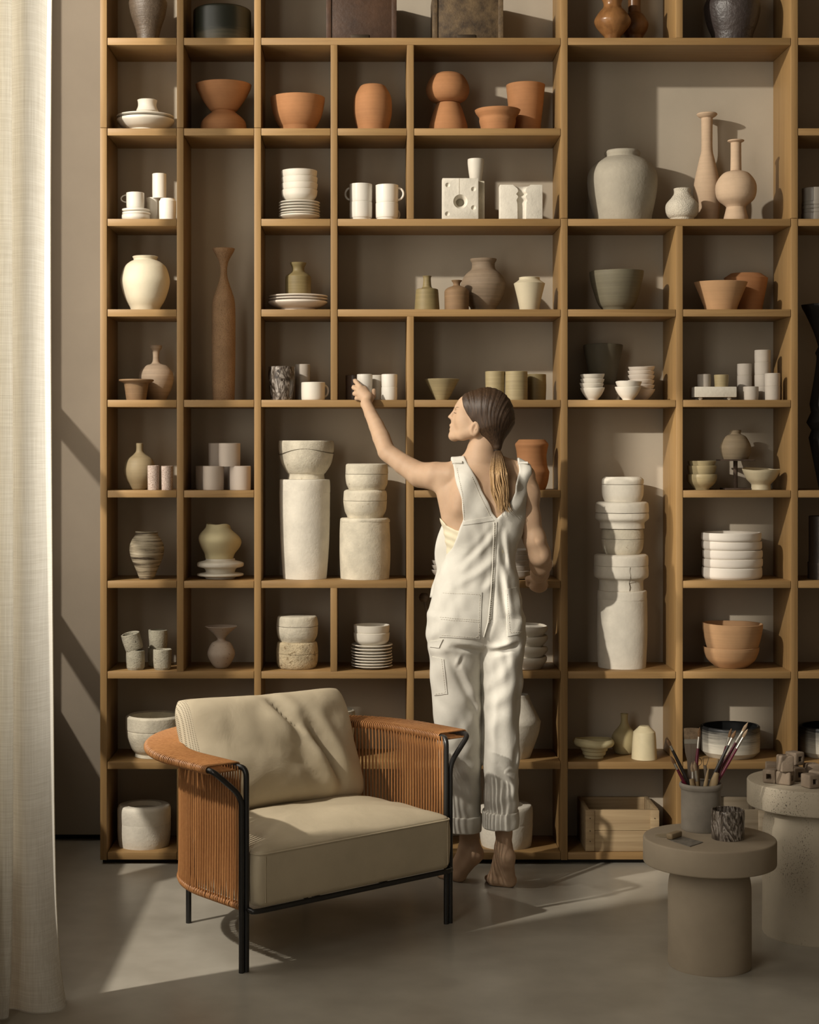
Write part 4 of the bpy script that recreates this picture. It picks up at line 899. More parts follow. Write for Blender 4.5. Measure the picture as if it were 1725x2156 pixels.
link('front_rail', mesh(*sweep([Vector((0.01, 0, 0.19)), Vector((0.012, -0.028, 0.186))]+arc3(Vector((0.015, -0.03, 0.186)), Vector((0.03, -0.035, 0.186)), Vector((0.06, -0.035, 0.186)), 5)+[Vector((W-0.06, -0.035, 0.186))]+arc3(Vector((W-0.06, -0.035, 0.186)), Vector((W-0.03, -0.035, 0.186)), Vector((W-0.015, -0.03, 0.186)), 5)+[Vector((W-0.01, 0, 0.19))], TR*0.95, 12)), tubem, ch)
for u in (0.171, 0.663):
    link('back_leg', mesh(*sweep([Vector((u, 0.556, 0)), Vector((u, 0.556, ZBt+0.01))], TR*1.05, 12)), tubem, ch)
for f in (0.33, 0.66):
    link('seat_bar', mesh(*sweep([Vector((W*f, -0.03, 0.184)), Vector((W*f, V0+math.sqrt(RR**2-(W*f-RR)**2), 0.186))], TR*0.8, 10)), tubem, ch)
rs = random.Random(3)
N1 = 252; parts = []; cr = 0.0026
for i in range(N1):
    s = 0.012+0.976*i/(N1-1); p, n = plan(s); j = rs.uniform(-0.0012, 0.0012)
    s2 = min(0.99, max(0.01, s+j)); p2, n2 = plan(s2)
    for o_ in ((-0.0058,) if i % 2 else (0.0058,)):
        parts.append(sweep([p2+n2*o_*1.35+Vector((0, 0, ZBt-0.005)), p2+n2*o_*0.9+Vector((0, 0, ZBt+0.05)), p+n*o_*0.75+Vector((0, 0, 0.40)), p+n*o_*0.9+Vector((0, 0, ZR-0.05)), p+n*o_*1.5+Vector((0, 0, ZR+0.004))], cr, 6, caps=False))
    parts.append(sweep([p2+n2*0.0105*math.sin(a)+Vector((0, 0, ZBt+0.0105*math.cos(a))) for a in np.linspace(0, 2*math.pi, 9)], cr, 5, caps=False))
tag(link('cord_wall', mesh(*merge(parts)), cordm, ch), kind='stuff')
parts = []; N2 = 210
for i in range(N2):
    s = 0.022+0.956*i/(N2-1); p, n = plan(s); q, m = plan(s+rs.uniform(-0.0008, 0.0008), BW)
    R_ = TR+cr
    loop = [p-n*R_*math.sin(a)+Vector((0, 0, ZR+R_*math.cos(a))) for a in np.linspace(math.pi, 0, 8)]+[q+m*R_*math.sin(a)+Vector((0, 0, ZR+R_*math.cos(a))) for a in np.linspace(0, math.pi, 8)]
    parts.append(sweep(loop, cr*1.08, 6, True))
tag(link('cord_armrest', mesh(*merge(parts)), cordm, ch), kind='stuff')
# cushions
def leather(name, c):
    b = MB(name); co = b.coord(rnd=False); n = b.noise(co, 4, 5, 0.6); n2 = b.noise(co, 300, 3); n3 = b.noise(co, 9, 4, 0.6, 0.5)
    b.color(b.ramp(n, [(0.3, vary(c, 0.88)), (0.7, vary(c, 1.07))])); b.set(0.62, 0.3)
    b.bump(b.math('ADD', b.math('MULTIPLY', n2, 0.05), n3), 0.22, 0.012); return b.m
leam = leather('beige_nubuck', (0.50, 0.425, 0.30))
def perf():
    b = MB('perforated_nubuck'); co = b.coord((1, 0.0, 1), False)
    v = nd(b.nt, 'ShaderNodeTexVoronoi'); v.inputs['Scale'].default_value = 170; v.inputs['Randomness'].default_value = 0.0; b.L(co, v.inputs['Vector'])
    b.color(b.ramp(v.outputs['Distance'], [(0.20, (0.20, 0.165, 0.11)), (0.34, (0.50, 0.43, 0.31))])); b.set(0.7, 0.3); return b.m
perfm = perf()
# seat cushion: D outline, welt line, crowned top
NO = 120; inset = 0.022
outl = []
fl_, fr_ = Vector((inset, -0.045, 0)), Vector((W-inset, -0.045, 0))
ctr = Vector((RR, 0.24, 0))
for i in range(NO):
    s = i/(NO-1); p, n = plan(s, -inset); outl.append(p)
cr_ = 0.03
front = [Vector((W-inset, -0.045+cr_, 0))]+arc3(Vector((W-inset, -0.045+cr_, 0)), fr_, fr_+Vector((-cr_, 0, 0)), 5)[1:]+[fr_.lerp(fl_, t) for t in np.linspace(0.06, 0.94, 26)]+arc3(fl_+Vector((cr_, 0, 0)), fl_, Vector((inset, -0.045+cr_, 0)), 5)
outl += front; NO = len(outl)
def noise3(p, s): return mnoise.noise(Vector(p)*s)
levels = [(0.955, 0.1965), (0.985, 0.199), (1.0, 0.214), (1.008, 0.27), (1.008, 0.32), (1.0, 0.352), (0.992, 0.362), (0.98, 0.366), (0.94, 0.374), (0.86, 0.385), (0.74, 0.396), (0.6, 0.404), (0.44, 0.409), (0.28, 0.411), (0.12, 0.412), (0.01, 0.412)]
V = []; F = []
for li, (sc_, z) in enumerate(levels):
    for p in outl:
        q = ctr+(p-ctr)*sc_
        zz = z
        if li > 7:
            wr = noise3((q.x*2.2, q.y*5, 3.1), 2.6)*0.010+noise3((q.x+q.y*0.6, q.y*0.4, 9.0), 11)*0.004
            zz += wr*min(1, (1-sc_)*5)
        V.append((q.x, q.y, zz))
for li in range(len(levels)-1):
    for i in range(NO): F.append((li*NO+i, (li+1)*NO+i, (li+1)*NO+(i+1) % NO, li*NO+(i+1) % NO))
F.append(tuple(range(NO))); F.append(tuple((len(levels)-1)*NO+i for i in range(NO))[::-1])
me = mesh(V, F, True, 60); seat = link('seat_cushion', me, leam, ch)
link('piping', mesh(*sweep([ctr+(p-ctr)*1.0+Vector((0, 0, 0.357)) for p in outl], 0.0028, 6, True)), leam, seat)
for sx in (0, 1):
    xx = inset+0.024 if sx == 0 else W-inset-0.024
    link('seam', mesh(*sweep([Vector((xx, -0.0475, z)) for z in np.linspace(0.212, 0.352, 8)], 0.0016, 6)), leam, seat)
# back cushion
def pillow(w, h, t, nu=64, nv=44):
    V = []; F = []
    for side in (1, -1):
        for j in range(nv+1):
            for i in range(nu+1):
                u = -1+2*i/nu; v = -1+2*j/nv
                e = max(0.0, (1-abs(u)**4.5))**0.5*max(0.0, (1-abs(v)**4.0))**0.5
                x = u*w/2*(1-0.035*(1-u*u)*0-0.05*(1-abs(v))*abs(u)**4*0.6); z = v*h/2*(1-0.09*(1-abs(u)**2)*abs(v)**4)
                rc_ = 1-0.075*(abs(u)*abs(v))**5; x *= rc_; z *= rc_
                d = t/2*e*(0.72+0.28*(1-u*u)*(1-v*v))
                if side == 1:
                    # creases: dent lines running diagonally
                    for (x0, z0_, x1, z1_, dep, wd) in ((-0.02, 0.17, 0.08, 0.02, 0.030, 0.022), (0.10, 0.08, 0.235, -0.17, 0.045, 0.026), (0.02, -0.02, 0.15, -0.17, 0.012, 0.04)):
                        ax, az = x1-x0, z1_-z0_; l2 = ax*ax+az*az; tt_ = max(0, min(1, ((x-x0)*ax+(z-z0_)*az)/l2))
                        sd = ((x-x0)*az-(z-z0_)*ax)/math.sqrt(l2); endf = math.sin(math.pi*min(1, max(0, 0.05+0.95*tt_)))
                        dd = math.hypot(x-x0-ax*tt_, z-z0_-az*tt_)
                        d -= dep*endf*math.exp(-(dd/wd)**2)*(1 if sd > 0 else 0.8)-dep*0.35*endf*math.exp(-((dd-0.05)/0.03)**2)
                    d += noise3((x*1.5, z*1.5, 2.0), 6)*0.012*e+noise3((x, z, 5.0), 17)*0.003*e
                V.append((x, -side*d, z))
    n1 = (nu+1)*(nv+1)
    for s in (0, 1):
        for j in range(nv):
            for i in range(nu):
                a = s*n1+j*(nu+1)+i; q = (a, a+1, a+nu+2, a+nu+1); F.append(q if s == 0 else q[::-1])
    bm = bmesh.new(); me = mesh(V, F, False); bm.from_mesh(me); bmesh.ops.remove_doubles(bm, verts=bm.verts[:], dist=0.0006); return bm_mesh(bm, True, 80)
pm = pillow(0.71, 0.415, 0.20)
pm.materials.append(leam); pm.materials.append(perfm)
for p in pm.polygons:
    if p.center.x < -0.315: p.material_index = 1
pil = bpy.data.objects.new('back_cushion', pm); COL.objects.link(pil); pil.parent = ch
pil.location = (0.40, 0.40, 0.572); pil.rotation_euler = (math.radians(-23), math.radians(1.5), math.radians(0))
tag(pil, 'plump beige pillow with perforated edge strip')

# ------------------------------------------------------------------ curtain
def linen():
    m = bpy.data.materials.new('sheer_linen'); m.use_nodes = True; nt = m.node_tree
    b = MB.__new__(MB); b.m = m; b.nt = nt; b.b = nt.nodes['Principled BSDF']; b.tc = nd(nt, 'ShaderNodeTexCoord'); b.oi = nd(nt, 'ShaderNodeObjectInfo')
    n1 = b.noise(b.coord((300, 300, 6), False), 1, 3); n2 = b.noise(b.coord((9, 9, 420), False), 1, 3); big = b.noise(b.coord((1, 1, 1), False), 4, 3)
    f = b.math('MULTIPLY', b.math('ADD', n1, n2), 0.5)
    col = b.ramp(f, [(0.35, (0.72, 0.68, 0.59)), (0.65, (0.92, 0.89, 0.81))])
    b.color(col); b.set(0.9, 0.1); bn = b.bump(f, 0.3, 0.001)
    tr = nd(nt, 'ShaderNodeBsdfTranslucent'); b.L(col, tr.inputs['Color'])
    mx = nd(nt, 'ShaderNodeMixShader'); mx.inputs[0].default_value = 0.62
    b.L(b.b.outputs[0], mx.inputs[1]); b.L(tr.outputs[0], mx.inputs[2]); b.L(mx.outputs[0], nt.nodes['Material Output'].inputs['Surface']); return m
d0 = Vector((-0.475, -0.88)).normalized(); nn = Vector((-d0.y, d0.x))   # along the curtain; toward the room
path = [(0.0, 0.0), (0.05, 0.012), (0.105, 0.018), (0.13, 0.0), (0.125, -0.05), (0.15, -0.06), (0.17, -0.01), (0.20, 0.014), (0.22, -0.008), (0.21, -0.055), (0.235, -0.06), (0.255, -0.008), (0.285, 0.014), (0.305, -0.01), (0.298, -0.055), (0.325, -0.06), (0.345, -0.005), (0.38, 0.018), (0.41, -0.01), (0.40, -0.055), (0.44, -0.05), (0.47, 0.01), (0.51, 0.012), (0.55, -0.03), (0.6, -0.05), (0.66, 0.01), (0.72, 0.0), (0.78, -0.05), (0.83, 0.0), (0.88, -0.02)]
pp = crom(path, 6); C0 = Vector((-0.888, 4.90))
zs = np.concatenate([np.linspace(0.003, 0.3, 14), np.linspace(0.36, 4.4, 40)])
V = []; F = []
for z in zs:
    fz = math.exp(-z/0.16)
    for (s, w) in pp:
        q = C0+d0*(s*(1-0.05*fz))+nn*(w*(1+0.3*fz)+0.035*fz*math.sin(s*23)+0.004*math.sin(z*1.7+s*30)-0.02*(1-math.exp(-z/1.2))*0)
        V.append((q.x-0.012*math.sin(z*0.9)*math.exp(-s*3)+0.03*fz*math.exp(-s*12), q.y, z))
n = len(pp)
for j in range(len(zs)-1):
    for i in range(n-1): F.append((j*n+i, j*n+i+1, (j+1)*n+i+1, (j+1)*n+i))
cu_ = link('curtain', mesh(V, F, True, 80), linen(), None); tag(cu_, 'long off-white sheer linen curtain hanging in folds to the floor', 'curtain')
edge = [Vector(V[j*n]) for j in range(len(zs))]
link('hem', mesh(*sweep(edge, 0.0016, 6)), MATS['cream_bisque'] if False else cu_.data.materials[0], cu_)
# ------------------------------------------------------------------ person: smooth bodies from distance fields
def surf_nets(F, org, h):
    s = F < 0
    cn = np.zeros(tuple(d-1 for d in F.shape), np.int8)
    offs = [(i, j, k) for i in (0, 1) for j in (0, 1) for k in (0, 1)]
    nx, ny, nz = F.shape
    for i, j, k in offs: cn += s[i:nx-1+i, j:ny-1+j, k:nz-1+k]
    act = (cn > 0) & (cn < 8); cells = np.argwhere(act); idx = -np.ones(cn.shape, np.int64); idx[act] = np.arange(len(cells))
    Pn = np.zeros((len(cells), 3)); C = np.zeros(len(cells))
    for a in offs:
        for ax in range(3):
            if a[ax]: continue
            b = list(a); b[ax] = 1
            fa = F[cells[:, 0]+a[0], cells[:, 1]+a[1], cells[:, 2]+a[2]]; fb = F[cells[:, 0]+b[0], cells[:, 1]+b[1], cells[:, 2]+b[2]]
            m = (fa < 0) != (fb < 0); t = np.where(m, fa/np.where(m, fa-fb, 1), 0)
            q = np.tile(np.array(a, float), (len(cells), 1)); q[:, ax] += t
            Pn[m] += q[m]; C[m] += 1
    V = np.array(org)+h*(cells+Pn/C[:, None]); Q = []
    for ax in range(3):
        o1, o2 = [(1, 2), (2, 0), (0, 1)][ax]
        sl0 = [slice(None)]*3; sl1 = [slice(None)]*3; sl0[ax] = slice(0, -1); sl1[ax] = slice(1, None)
        A = s[tuple(sl0)]; B = s[tuple(sl1)]; e = np.argwhere(A != B)
        e = e[(e[:, o1] > 0) & (e[:, o2] > 0) & (e[:, o1] < F.shape[o1]-1) & (e[:, o2] < F.shape[o2]-1)]
        c = []
        for d1, d2 in ((-1, -1), (0, -1), (0, 0), (-1, 0)):
            g = e.copy(); g[:, o1] += d1; g[:, o2] += d2; c.append(idx[g[:, 0], g[:, 1], g[:, 2]])
        c = np.stack(c, 1); fl = ~A[e[:, 0], e[:, 1], e[:, 2]]; c[fl] = c[fl][:, ::-1]; Q.append(c)
    Q = np.concatenate(Q); Q = Q[(Q >= 0).all(1)]
    return V, Q
def smin(a, b, k):
    hh = np.clip(0.5+0.5*(b-a)/k, 0, 1); return b*(1-hh)+a*hh-k*hh*(1-hh)
def smax(a, b, k): return -smin(-a, -b, k)
class Field:
    def __init__(s): s.pr = []
    def add(s, f, c, r, k=0.015, op='u'): s.pr.append((f, np.array(c, float), r, k, op)); return s
    def rc(s, a, b, ra, rb, k=0.015, op='u', sq=None):
        a = np.array(a, float); b = np.array(b, float); ba = b-a; l2 = max(1e-9, ba @ ba)
        sv = None if sq is None else (np.array(sq[0], float)/np.linalg.norm(sq[0]), sq[1])
        def f(p):
            t = np.clip(((p-a) @ ba)/l2, 0, 1); d = p-a-t[:, None]*ba
            if sv is not None: d = d+((d @ sv[0])*(1/sv[1]-1))[:, None]*sv[0]
            return np.sqrt((d*d).sum(1))-(ra+(rb-ra)*t)
        return s.add(f, (a+b)/2, math.sqrt(l2)/2+max(ra, rb), k, op)
    def chain(s, pts, rs, k=0.012, **kw):
        for i in range(len(pts)-1): s.rc(pts[i], pts[i+1], rs[i], rs[i+1], k, **kw)
        return s
    def ell(s, c, r, axes=None, k=0.015, op='u'):
        c = np.array(c, float); r = np.array(r, float); A = np.eye(3) if axes is None else np.array(axes, float)
        def f(p):
            q = (p-c) @ A.T; k0 = np.sqrt(((q/r)**2).sum(1)); k1 = np.sqrt(((q/r**2)**2).sum(1))+1e-9; return k0*(k0-1)/k1
        return s.add(f, c, max(r), k, op)
    def stack(s, rows, grow=0.0, k=0.02, p=2.3, op='u', cap=0.01):
        """rows: (py, xl, xr, yc, half depth) -> lofted body of rounded sections"""
        z = np.array([PZ(r[0], r[3]) for r in rows])[::-1]
        xl = np.array([PX(r[1], r[3]) for r in rows])[::-1]; xr = np.array([PX(r[2], r[3]) for r in rows])[::-1]
        yc = np.array([r[3] for r in rows])[::-1]; b = np.array([r[4] for r in rows])[::-1]
        def sm(q, arr):   # smooth interpolation
            i = np.clip(np.searchsorted(z, q)-1, 0, len(z)-2); t = np.clip((q-z[i])/(z[i+1]-z[i]), 0, 1)
            m = np.gradient(arr, z); dz = z[i+1]-z[i]
            return (2*t**3-3*t**2+1)*arr[i]+(t**3-2*t**2+t)*dz*m[i]+(-2*t**3+3*t**2)*arr[i+1]+(t**3-t**2)*dz*m[i+1]
        def f(P_):
            q = P_[:, 2]; L = sm(q, xl); R = sm(q, xr); a = (R-L)/2+grow; bb = sm(q, b)+grow
            u = np.abs(P_[:, 0]-(L+R)/2)/a; v = np.abs(P_[:, 1]-sm(q, yc))/bb
            rho = (u**p+v**p)**(1/p); d = (rho-1)*np.minimum(a, bb)
            return smax(smax(d, q-z[-1]-grow, cap), z[0]-grow-q, cap)
        c = ((xl.min()+xr.max())/2, yc.mean(), (z[0]+z[-1])/2)
        return s.add(f, c, math.hypot((z[-1]-z[0])/2, 0.2)+0.02, k, op)
    def ev(s, p, bc=None, br=0.0):
        F = np.full(len(p), 0.5)
        for f, c, r, k, op in s.pr:
            if op in 'u-' and bc is not None and np.linalg.norm(bc-c) > r+br+0.05: continue
            d = f(p)
            if op == 'u': F = smin(F, d, k)
            elif op == '-': F = smax(F, -d, k)
            elif op == '&': F = smax(F, d, k)
            else: F = F+d
        return F
    def mesh(s, lo, hi, h, B=24):
        lo = np.array(lo, float); n = np.ceil((np.array(hi)-lo)/h).astype(int); n = ((n+B-1)//B)*B
        F = np.full(n+1, 0.5, np.float32); rad = B*h*0.87
        for i in range(0, n[0], B):
            for j in range(0, n[1], B):
                for k in range(0, n[2], B):
                    c = lo+h*(np.array((i, j, k))+B/2)
                    fc = s.ev(c[None], c, 0.1)[0]
                    if abs(fc) > rad*1.5+0.03: 
                        F[i:i+B+1, j:j+B+1, k:k+B+1] = fc if fc > 0 else -0.5; continue
                    g = np.stack(np.meshgrid(*(lo[q]+h*np.arange(st, st+B+1) for q, st in enumerate((i, j, k))), indexing='ij'), -1).reshape(-1, 3)
                    F[i:i+B+1, j:j+B+1, k:k+B+1] = s.ev(g, c, rad).reshape(B+1, B+1, B+1)
        V, Q = surf_nets(F, lo, h)
        me = bpy.data.meshes.new('m'); me.from_pydata(V.tolist(), [], Q.tolist()); me.update()
        me.polygons.foreach_set('use_smooth', [True]*len(me.polygons)); return me
def poly_sd(px, py, pts):
    """signed distance to a polygon in px (negative inside)"""
    pts = np.array(pts, float); d = np.full(len(px), 1e9); ins = np.zeros(len(px), bool); n = len(pts)
    for i in range(n):
        a = pts[i]; b = pts[(i+1) % n]; e = b-a
        t = np.clip(((px-a[0])*e[0]+(py-a[1])*e[1])/(e @ e), 0, 1)
        d = np.minimum(d, np.hypot(px-a[0]-t*e[0], py-a[1]-t*e[1]))
        cnd = (a[1] > py) != (b[1] > py)
        if a[1] != b[1]: ins ^= cnd & (px < (b[0]-a[0])*(py-a[1])/(b[1]-a[1])+a[0])
    return np.where(ins, -d, d)
REFY = 6.15                               # garments are laid out on the plane of the person's back
def topx(p): return VX+p[:, 0]*FPX/REFY, VY+(H-p[:, 2])*FPX/REFY
def w(px, py, Y): return np.array(P(px, py, Y))
PW = 1.72e-3
torso = [(976, 972, 1072, 6.175, 0.045), (988, 952, 1098, 6.17, 0.066), (1008, 944, 1106, 6.165, 0.083), (1040, 936, 1106, 6.16, 0.095), (1080, 935, 1102, 6.16, 0.100), (1120, 938, 1093, 6.16, 0.097), (1180, 945, 1076, 6.16, 0.088), (1230, 936, 1084, 6.15, 0.098), (1290, 922, 1092, 6.14, 0.112), (1345, 922, 1094, 6.14, 0.105)]
# head frame: looking left, a little away from the camera and up
psi = math.radians(18); HC = w(1016, 878, 6.175)
hf = np.array((-math.cos(psi), math.sin(psi), 0)); hs = np.array((-math.sin(psi), -math.cos(psi), 0)); hu = np.array((0, 0, 1.0))
th = math.radians(12); hf2 = hf*math.cos(th)+hu*math.sin(th); hu2 = -hf*math.sin(th)+hu*math.cos(th); HAX = np.array((hf2, hs, hu2))
kh = HC[1]/FPX
def hp(px, py, ds=0.0):
    df = ((px-1016)*kh-ds*hs[0])/hf[0]; return HC+hf*df+hs*ds+hu*(878-py)*kh
body = Field()
body.stack(torso, k=0.02)
body.chain([w(1010, 992, 6.165), w(1016, 950, 6.172), hp(1024, 918)], [0.060, 0.049, 0.050], 0.03)
body.rc(w(1012, 968, 6.175), w(952, 992, 6.172), 0.036, 0.034, 0.03); body.rc(w(1020, 968, 6.17), w(1098, 996, 6.165), 0.036, 0.034, 0.03)
# left arm, reaching
LA = [w(952, 1002, 6.172), w(918, 1003, 6.20), w(885, 1000, 6.24), w(850, 978, 6.28), w(814, 951, 6.325)]
body.chain(LA, [0.050, 0.052, 0.046, 0.037, 0.0325], 0.006)
body.chain([w(814, 950, 6.325), w(803, 921, 6.36), w(793, 897, 6.39), w(781, 872, 6.42), w(772, 851, 6.458)], [0.0325, 0.0325, 0.0285, 0.0235, 0.0205], 0.004)
body.rc(w(816, 958, 6.31), w(814, 950, 6.315), 0.018, 0.02, 0.02)
body.rc(w(935, 1030, 6.165), w(955, 1090, 6.15), 0.030, 0.035, 0.03)          # muscle under the arm
body.rc(w(985, 1015, 6.085), w(968, 1070, 6.085), 0.018, 0.015, 0.045)        # shoulder blade
body.rc(w(1070, 1015, 6.085), w(1080, 1060, 6.085), 0.016, 0.014, 0.045)
body.rc(w(1030, 1000, 6.058), w(1040, 1120, 6.045), 0.010, 0.010, 0.02, '-')   # spine groove
# left hand around the cup
wr = w(771, 850, 6.462)
kn = [w(759, 815, 6.492), w(756, 822, 6.487), w(756, 830, 6.484), w(759, 838, 6.482)]
body.rc(wr, w(772, 838, 6.475), 0.0195, 0.018, 0.01)
for q in kn: body.rc(w(774, 838, 6.474), q, 0.0165, 0.0098, 0.010)
body.rc(w(776, 835, 6.478), w(768, 818, 6.495), 0.014, 0.010, 0.010)
fing = [[(759, 815, 6.492), (749, 803, 6.515), (747, 800, 6.548)], [(756, 822, 6.487), (745.5, 816, 6.508), (745, 814, 6.542)], [(756, 830, 6.484), (747, 829, 6.503), (747, 828, 6.535)], [(759, 838, 6.482), (751, 839, 6.498), (751, 839, 6.525)]]
for f_, rr in zip(fing, (0.0088, 0.0088, 0.0083, 0.0075)): body.chain([w(*q) for q in f_], [rr*1.08, rr, rr*0.85], 0.004)
body.chain([w(779, 842, 6.478), w(786, 833, 6.497), w(787.5, 822, 6.52)], [0.0125, 0.0098, 0.0078], 0.006)
# right arm, hand on the shelf edge
body.chain([w(1100, 1006, 6.165), w(1110, 1040, 6.165), w(1114, 1090, 6.165), w(1126, 1135, 6.17), w(1136, 1168, 6.19)], [0.046, 0.043, 0.038, 0.0365, 0.035], 0.025)
body.chain([w(1136, 1166, 6.19), w(1139, 1188, 6.26), w(1137, 1206, 6.34), w(1135, 1217, 6.405)], [0.035, 0.035, 0.029, 0.0245], 0.03)
for x, y in ((1122, 1236), (1130, 1240), (1138, 1241), (1146, 1237)): body.rc(w(1134.5, 1216, 6.41), w(x, y, 6.436), 0.0215, 0.0115, 0.016)
for x, y, rr in ((1119, 1234, 0.0086), (1129, 1238, 0.009), (1139.5, 1239, 0.009), (1150, 1234, 0.008)):
    body.chain([w(x+(1134-x)*0.1, y, 6.438), w(x, y-2, 6.466), w(x, y-13, 6.487)], [rr*1.15, rr, rr*0.9], 0.005)
body.chain([w(1123, 1217, 6.412), w(1112.5, 1219, 6.432), w(1112, 1231, 6.452)], [0.014, 0.0100, 0.0085], 0.008)
# legs
body.chain([w(972, 1320, 6.14), w(984, 1540, 6.165), w(988, 1680, 6.205), w(987, 1758, 6.222)], [0.075, 0.05, 0.038, 0.029], 0.02)
body.chain([w(1050, 1320, 6.13), w(1056, 1540, 6.11), w(1060, 1680, 6.12), w(1061, 1750, 6.13)], [0.075, 0.05, 0.038, 0.0265], 0.02)
body.rc(w(1064, 1745, 6.112), w(1068, 1800, 6.098), 0.014, 0.018, 0.02)        # tendon
body.chain([w(1061, 1750, 6.13), w(1061, 1782, 6.135)], [0.0265, 0.029], 0.02)
body.rc(w(1069, 1803, 6.105), w(1068, 1812, 6.112), 0.0265, 0.024, 0.018)      # right heel
def fz(px, Y, z): return np.array((PX(px, Y), Y, z))
body.rc(w(1060, 1786, 6.135), fz(1045, 6.185, 0.036), 0.029, 0.026, 0.02); body.rc(w(1068, 1808, 6.11), fz(1072, 6.165, 0.026), 0.024, 0.024, 0.02)
body.rc(fz(1040, 6.185, 0.024), fz(1074, 6.172, 0.022), 0.0245, 0.0225, 0.015)
for i, (x, Y, r_, l) in enumerate(((1033, 6.205, 0.0125, 0.045), (1043, 6.21, 0.0095, 0.042), (1053, 6.207, 0.009, 0.038), (1063, 6.20, 0.0085, 0.034), (1074, 6.19, 0.008, 0.028))):
    body.chain([fz(x, Y, r_+0.006), fz(x-4, Y+l*0.6, r_+0.002), fz(x-6, Y+l, r_*0.95)], [r_*1.1, r_, r_*0.92], 0.005)
body.rc(w(999, 1755, 6.205), w(1004, 1790, 6.192), 0.014, 0.017, 0.02)
body.chain([w(987, 1758, 6.222), w(985, 1785, 6.225)], [0.029, 0.031], 0.02)
body.rc(w(1003, 1797, 6.198), w(998, 1803, 6.202), 0.0265, 0.024, 0.018)       # left heel
body.rc(w(984, 1788, 6.225), fz(958, 6.262, 0.034), 0.029, 0.026, 0.02); body.rc(w(1000, 1803, 6.20), fz(968, 6.245, 0.024), 0.024, 0.022, 0.02)
body.rc(fz(952, 6.272, 0.024), fz(968, 6.243, 0.022), 0.024, 0.0215, 0.015)
for i, (x, Y, r_) in enumerate(((939, 6.287, 0.0125), (941, 6.275, 0.0095), (944, 6.266, 0.009), (948, 6.257, 0.0085), (954, 6.248, 0.008))):
    l = 13-i*1.6; body.chain([fz(x+4, Y, r_+0.006), fz(x-l*0.6, Y+0.008, r_+0.002), fz(x-l, Y+0.012, r_*0.95)], [r_*1.1, r_, r_*0.92], 0.005)
# head
body.ell(hp(1026, 872), (0.090, 0.068, 0.086), HAX, 0.02)
body.ell(hp(990, 862), (0.047, 0.054, 0.052), HAX, 0.02)
body.chain([hp(985, 872), hp(974, 900)], [0.044, 0.034], 0.02)
for sd in (1, -1):
    body.chain([hp(958, 918, sd*0.010), hp(975, 915, sd*0.034), hp(1000, 908, sd*0.050)], [0.0165, 0.0185, 0.021], 0.015)
    body.ell(hp(974, 886, sd*0.031), (0.026, 0.024, 0.028), HAX, 0.02); body.ell(hp(984, 898, sd*0.040), (0.026, 0.018, 0.024), HAX, 0.025)
    body.ell(hp(965, 858, sd*0.020), (0.010, 0.020, 0.008), HAX, 0.012)
    body.ell(hp(959, 866.5, sd*0.030), (0.016, 0.014, 0.009), HAX, 0.008, '-')
    body.ell(hp(967, 868, sd*0.030), (0.0125, 0.0135, 0.0105), HAX, 0.004)
    body.ell(hp(953.5, 880, sd*0.009), (0.008, 0.006, 0.006), HAX, 0.006)
    ec = hp(999, 903, sd*0.066)
    body.ell(ec, (0.0175, 0.0105, 0.029), HAX, 0.005); body.ell(ec+hs*sd*0.0095-hu2*0.001+hf2*0.001, (0.0095, 0.006, 0.018), HAX, 0.003, '-')
    body.rc(ec+hu2*-0.012-hf2*0.001+hs*sd*0.006, ec+hu2*0.012-hf2*0.005+hs*sd*0.006, 0.0022, 0.0022, 0.003)
body.rc(hp(961, 862), hp(951, 876), 0.0062, 0.0072, 0.008); body.ell(hp(949, 877.5), (0.0075, 0.0080, 0.0062), HAX, 0.004)
body.chain([hp(963, 888), hp(961.5, 902), hp(961, 915)], [0.020, 0.018, 0.018], 0.012); body.ell(hp(989, 855), (0.039, 0.048, 0.038), HAX, 0.02)
body.rc(hp(951.3, 895.3, -0.012), hp(951.3, 895.3, 0.012), 0.0060, 0.0060, 0.004); body.rc(hp(951.8, 904.2, -0.010), hp(951.8, 904.2, 0.010), 0.0068, 0.0068, 0.004)
body.rc(hp(947, 899.7, -0.022), hp(947, 899.7, 0.022), 0.0018, 0.0018, 0.003, '-')
body.ell(hp(956, 918), (0.0165, 0.019, 0.0155), HAX, 0.010)
def skinm():
    b = MB('skin'); co = b.coord(rnd=False); n = b.noise(co, 9, 4, 0.6); n2 = b.noise(co, 260, 3)
    b.color(b.ramp(n, [(0.3, (0.42, 0.275, 0.175)), (0.7, (0.50, 0.34, 0.222))])); b.set(0.58, 0.28)
    b.b.inputs['Subsurface Weight'].default_value = 0.12; b.b.inputs['Subsurface Radius'].default_value = (0.012, 0.005, 0.003); b.b.inputs['Subsurface Scale'].default_value = 1.0
    b.bump(n2, 0.08, 0.001); return b.m
SKIN = skinm()
person = empty('person', (PX(1010, 6.2), 6.2, 0.0)); tag(person, 'barefoot person on tiptoe in off-white overalls reaching for a cup', 'person')
PO = person.location.copy()
def pl(name, me, mat, parent=None):
    """link a world-space mesh as a part of the person"""
    me.transform(Matrix.Translation(-PO)); return link(name, me, mat, parent or person)
BB = ((-0.10, 5.98, -0.01), (0.74, 6.62, 1.86))
bodyme = body.mesh((-0.10, 5.98, -0.012), (0.72, 6.60, 1.84), 0.0031)
pl('body', bodyme, SKIN)

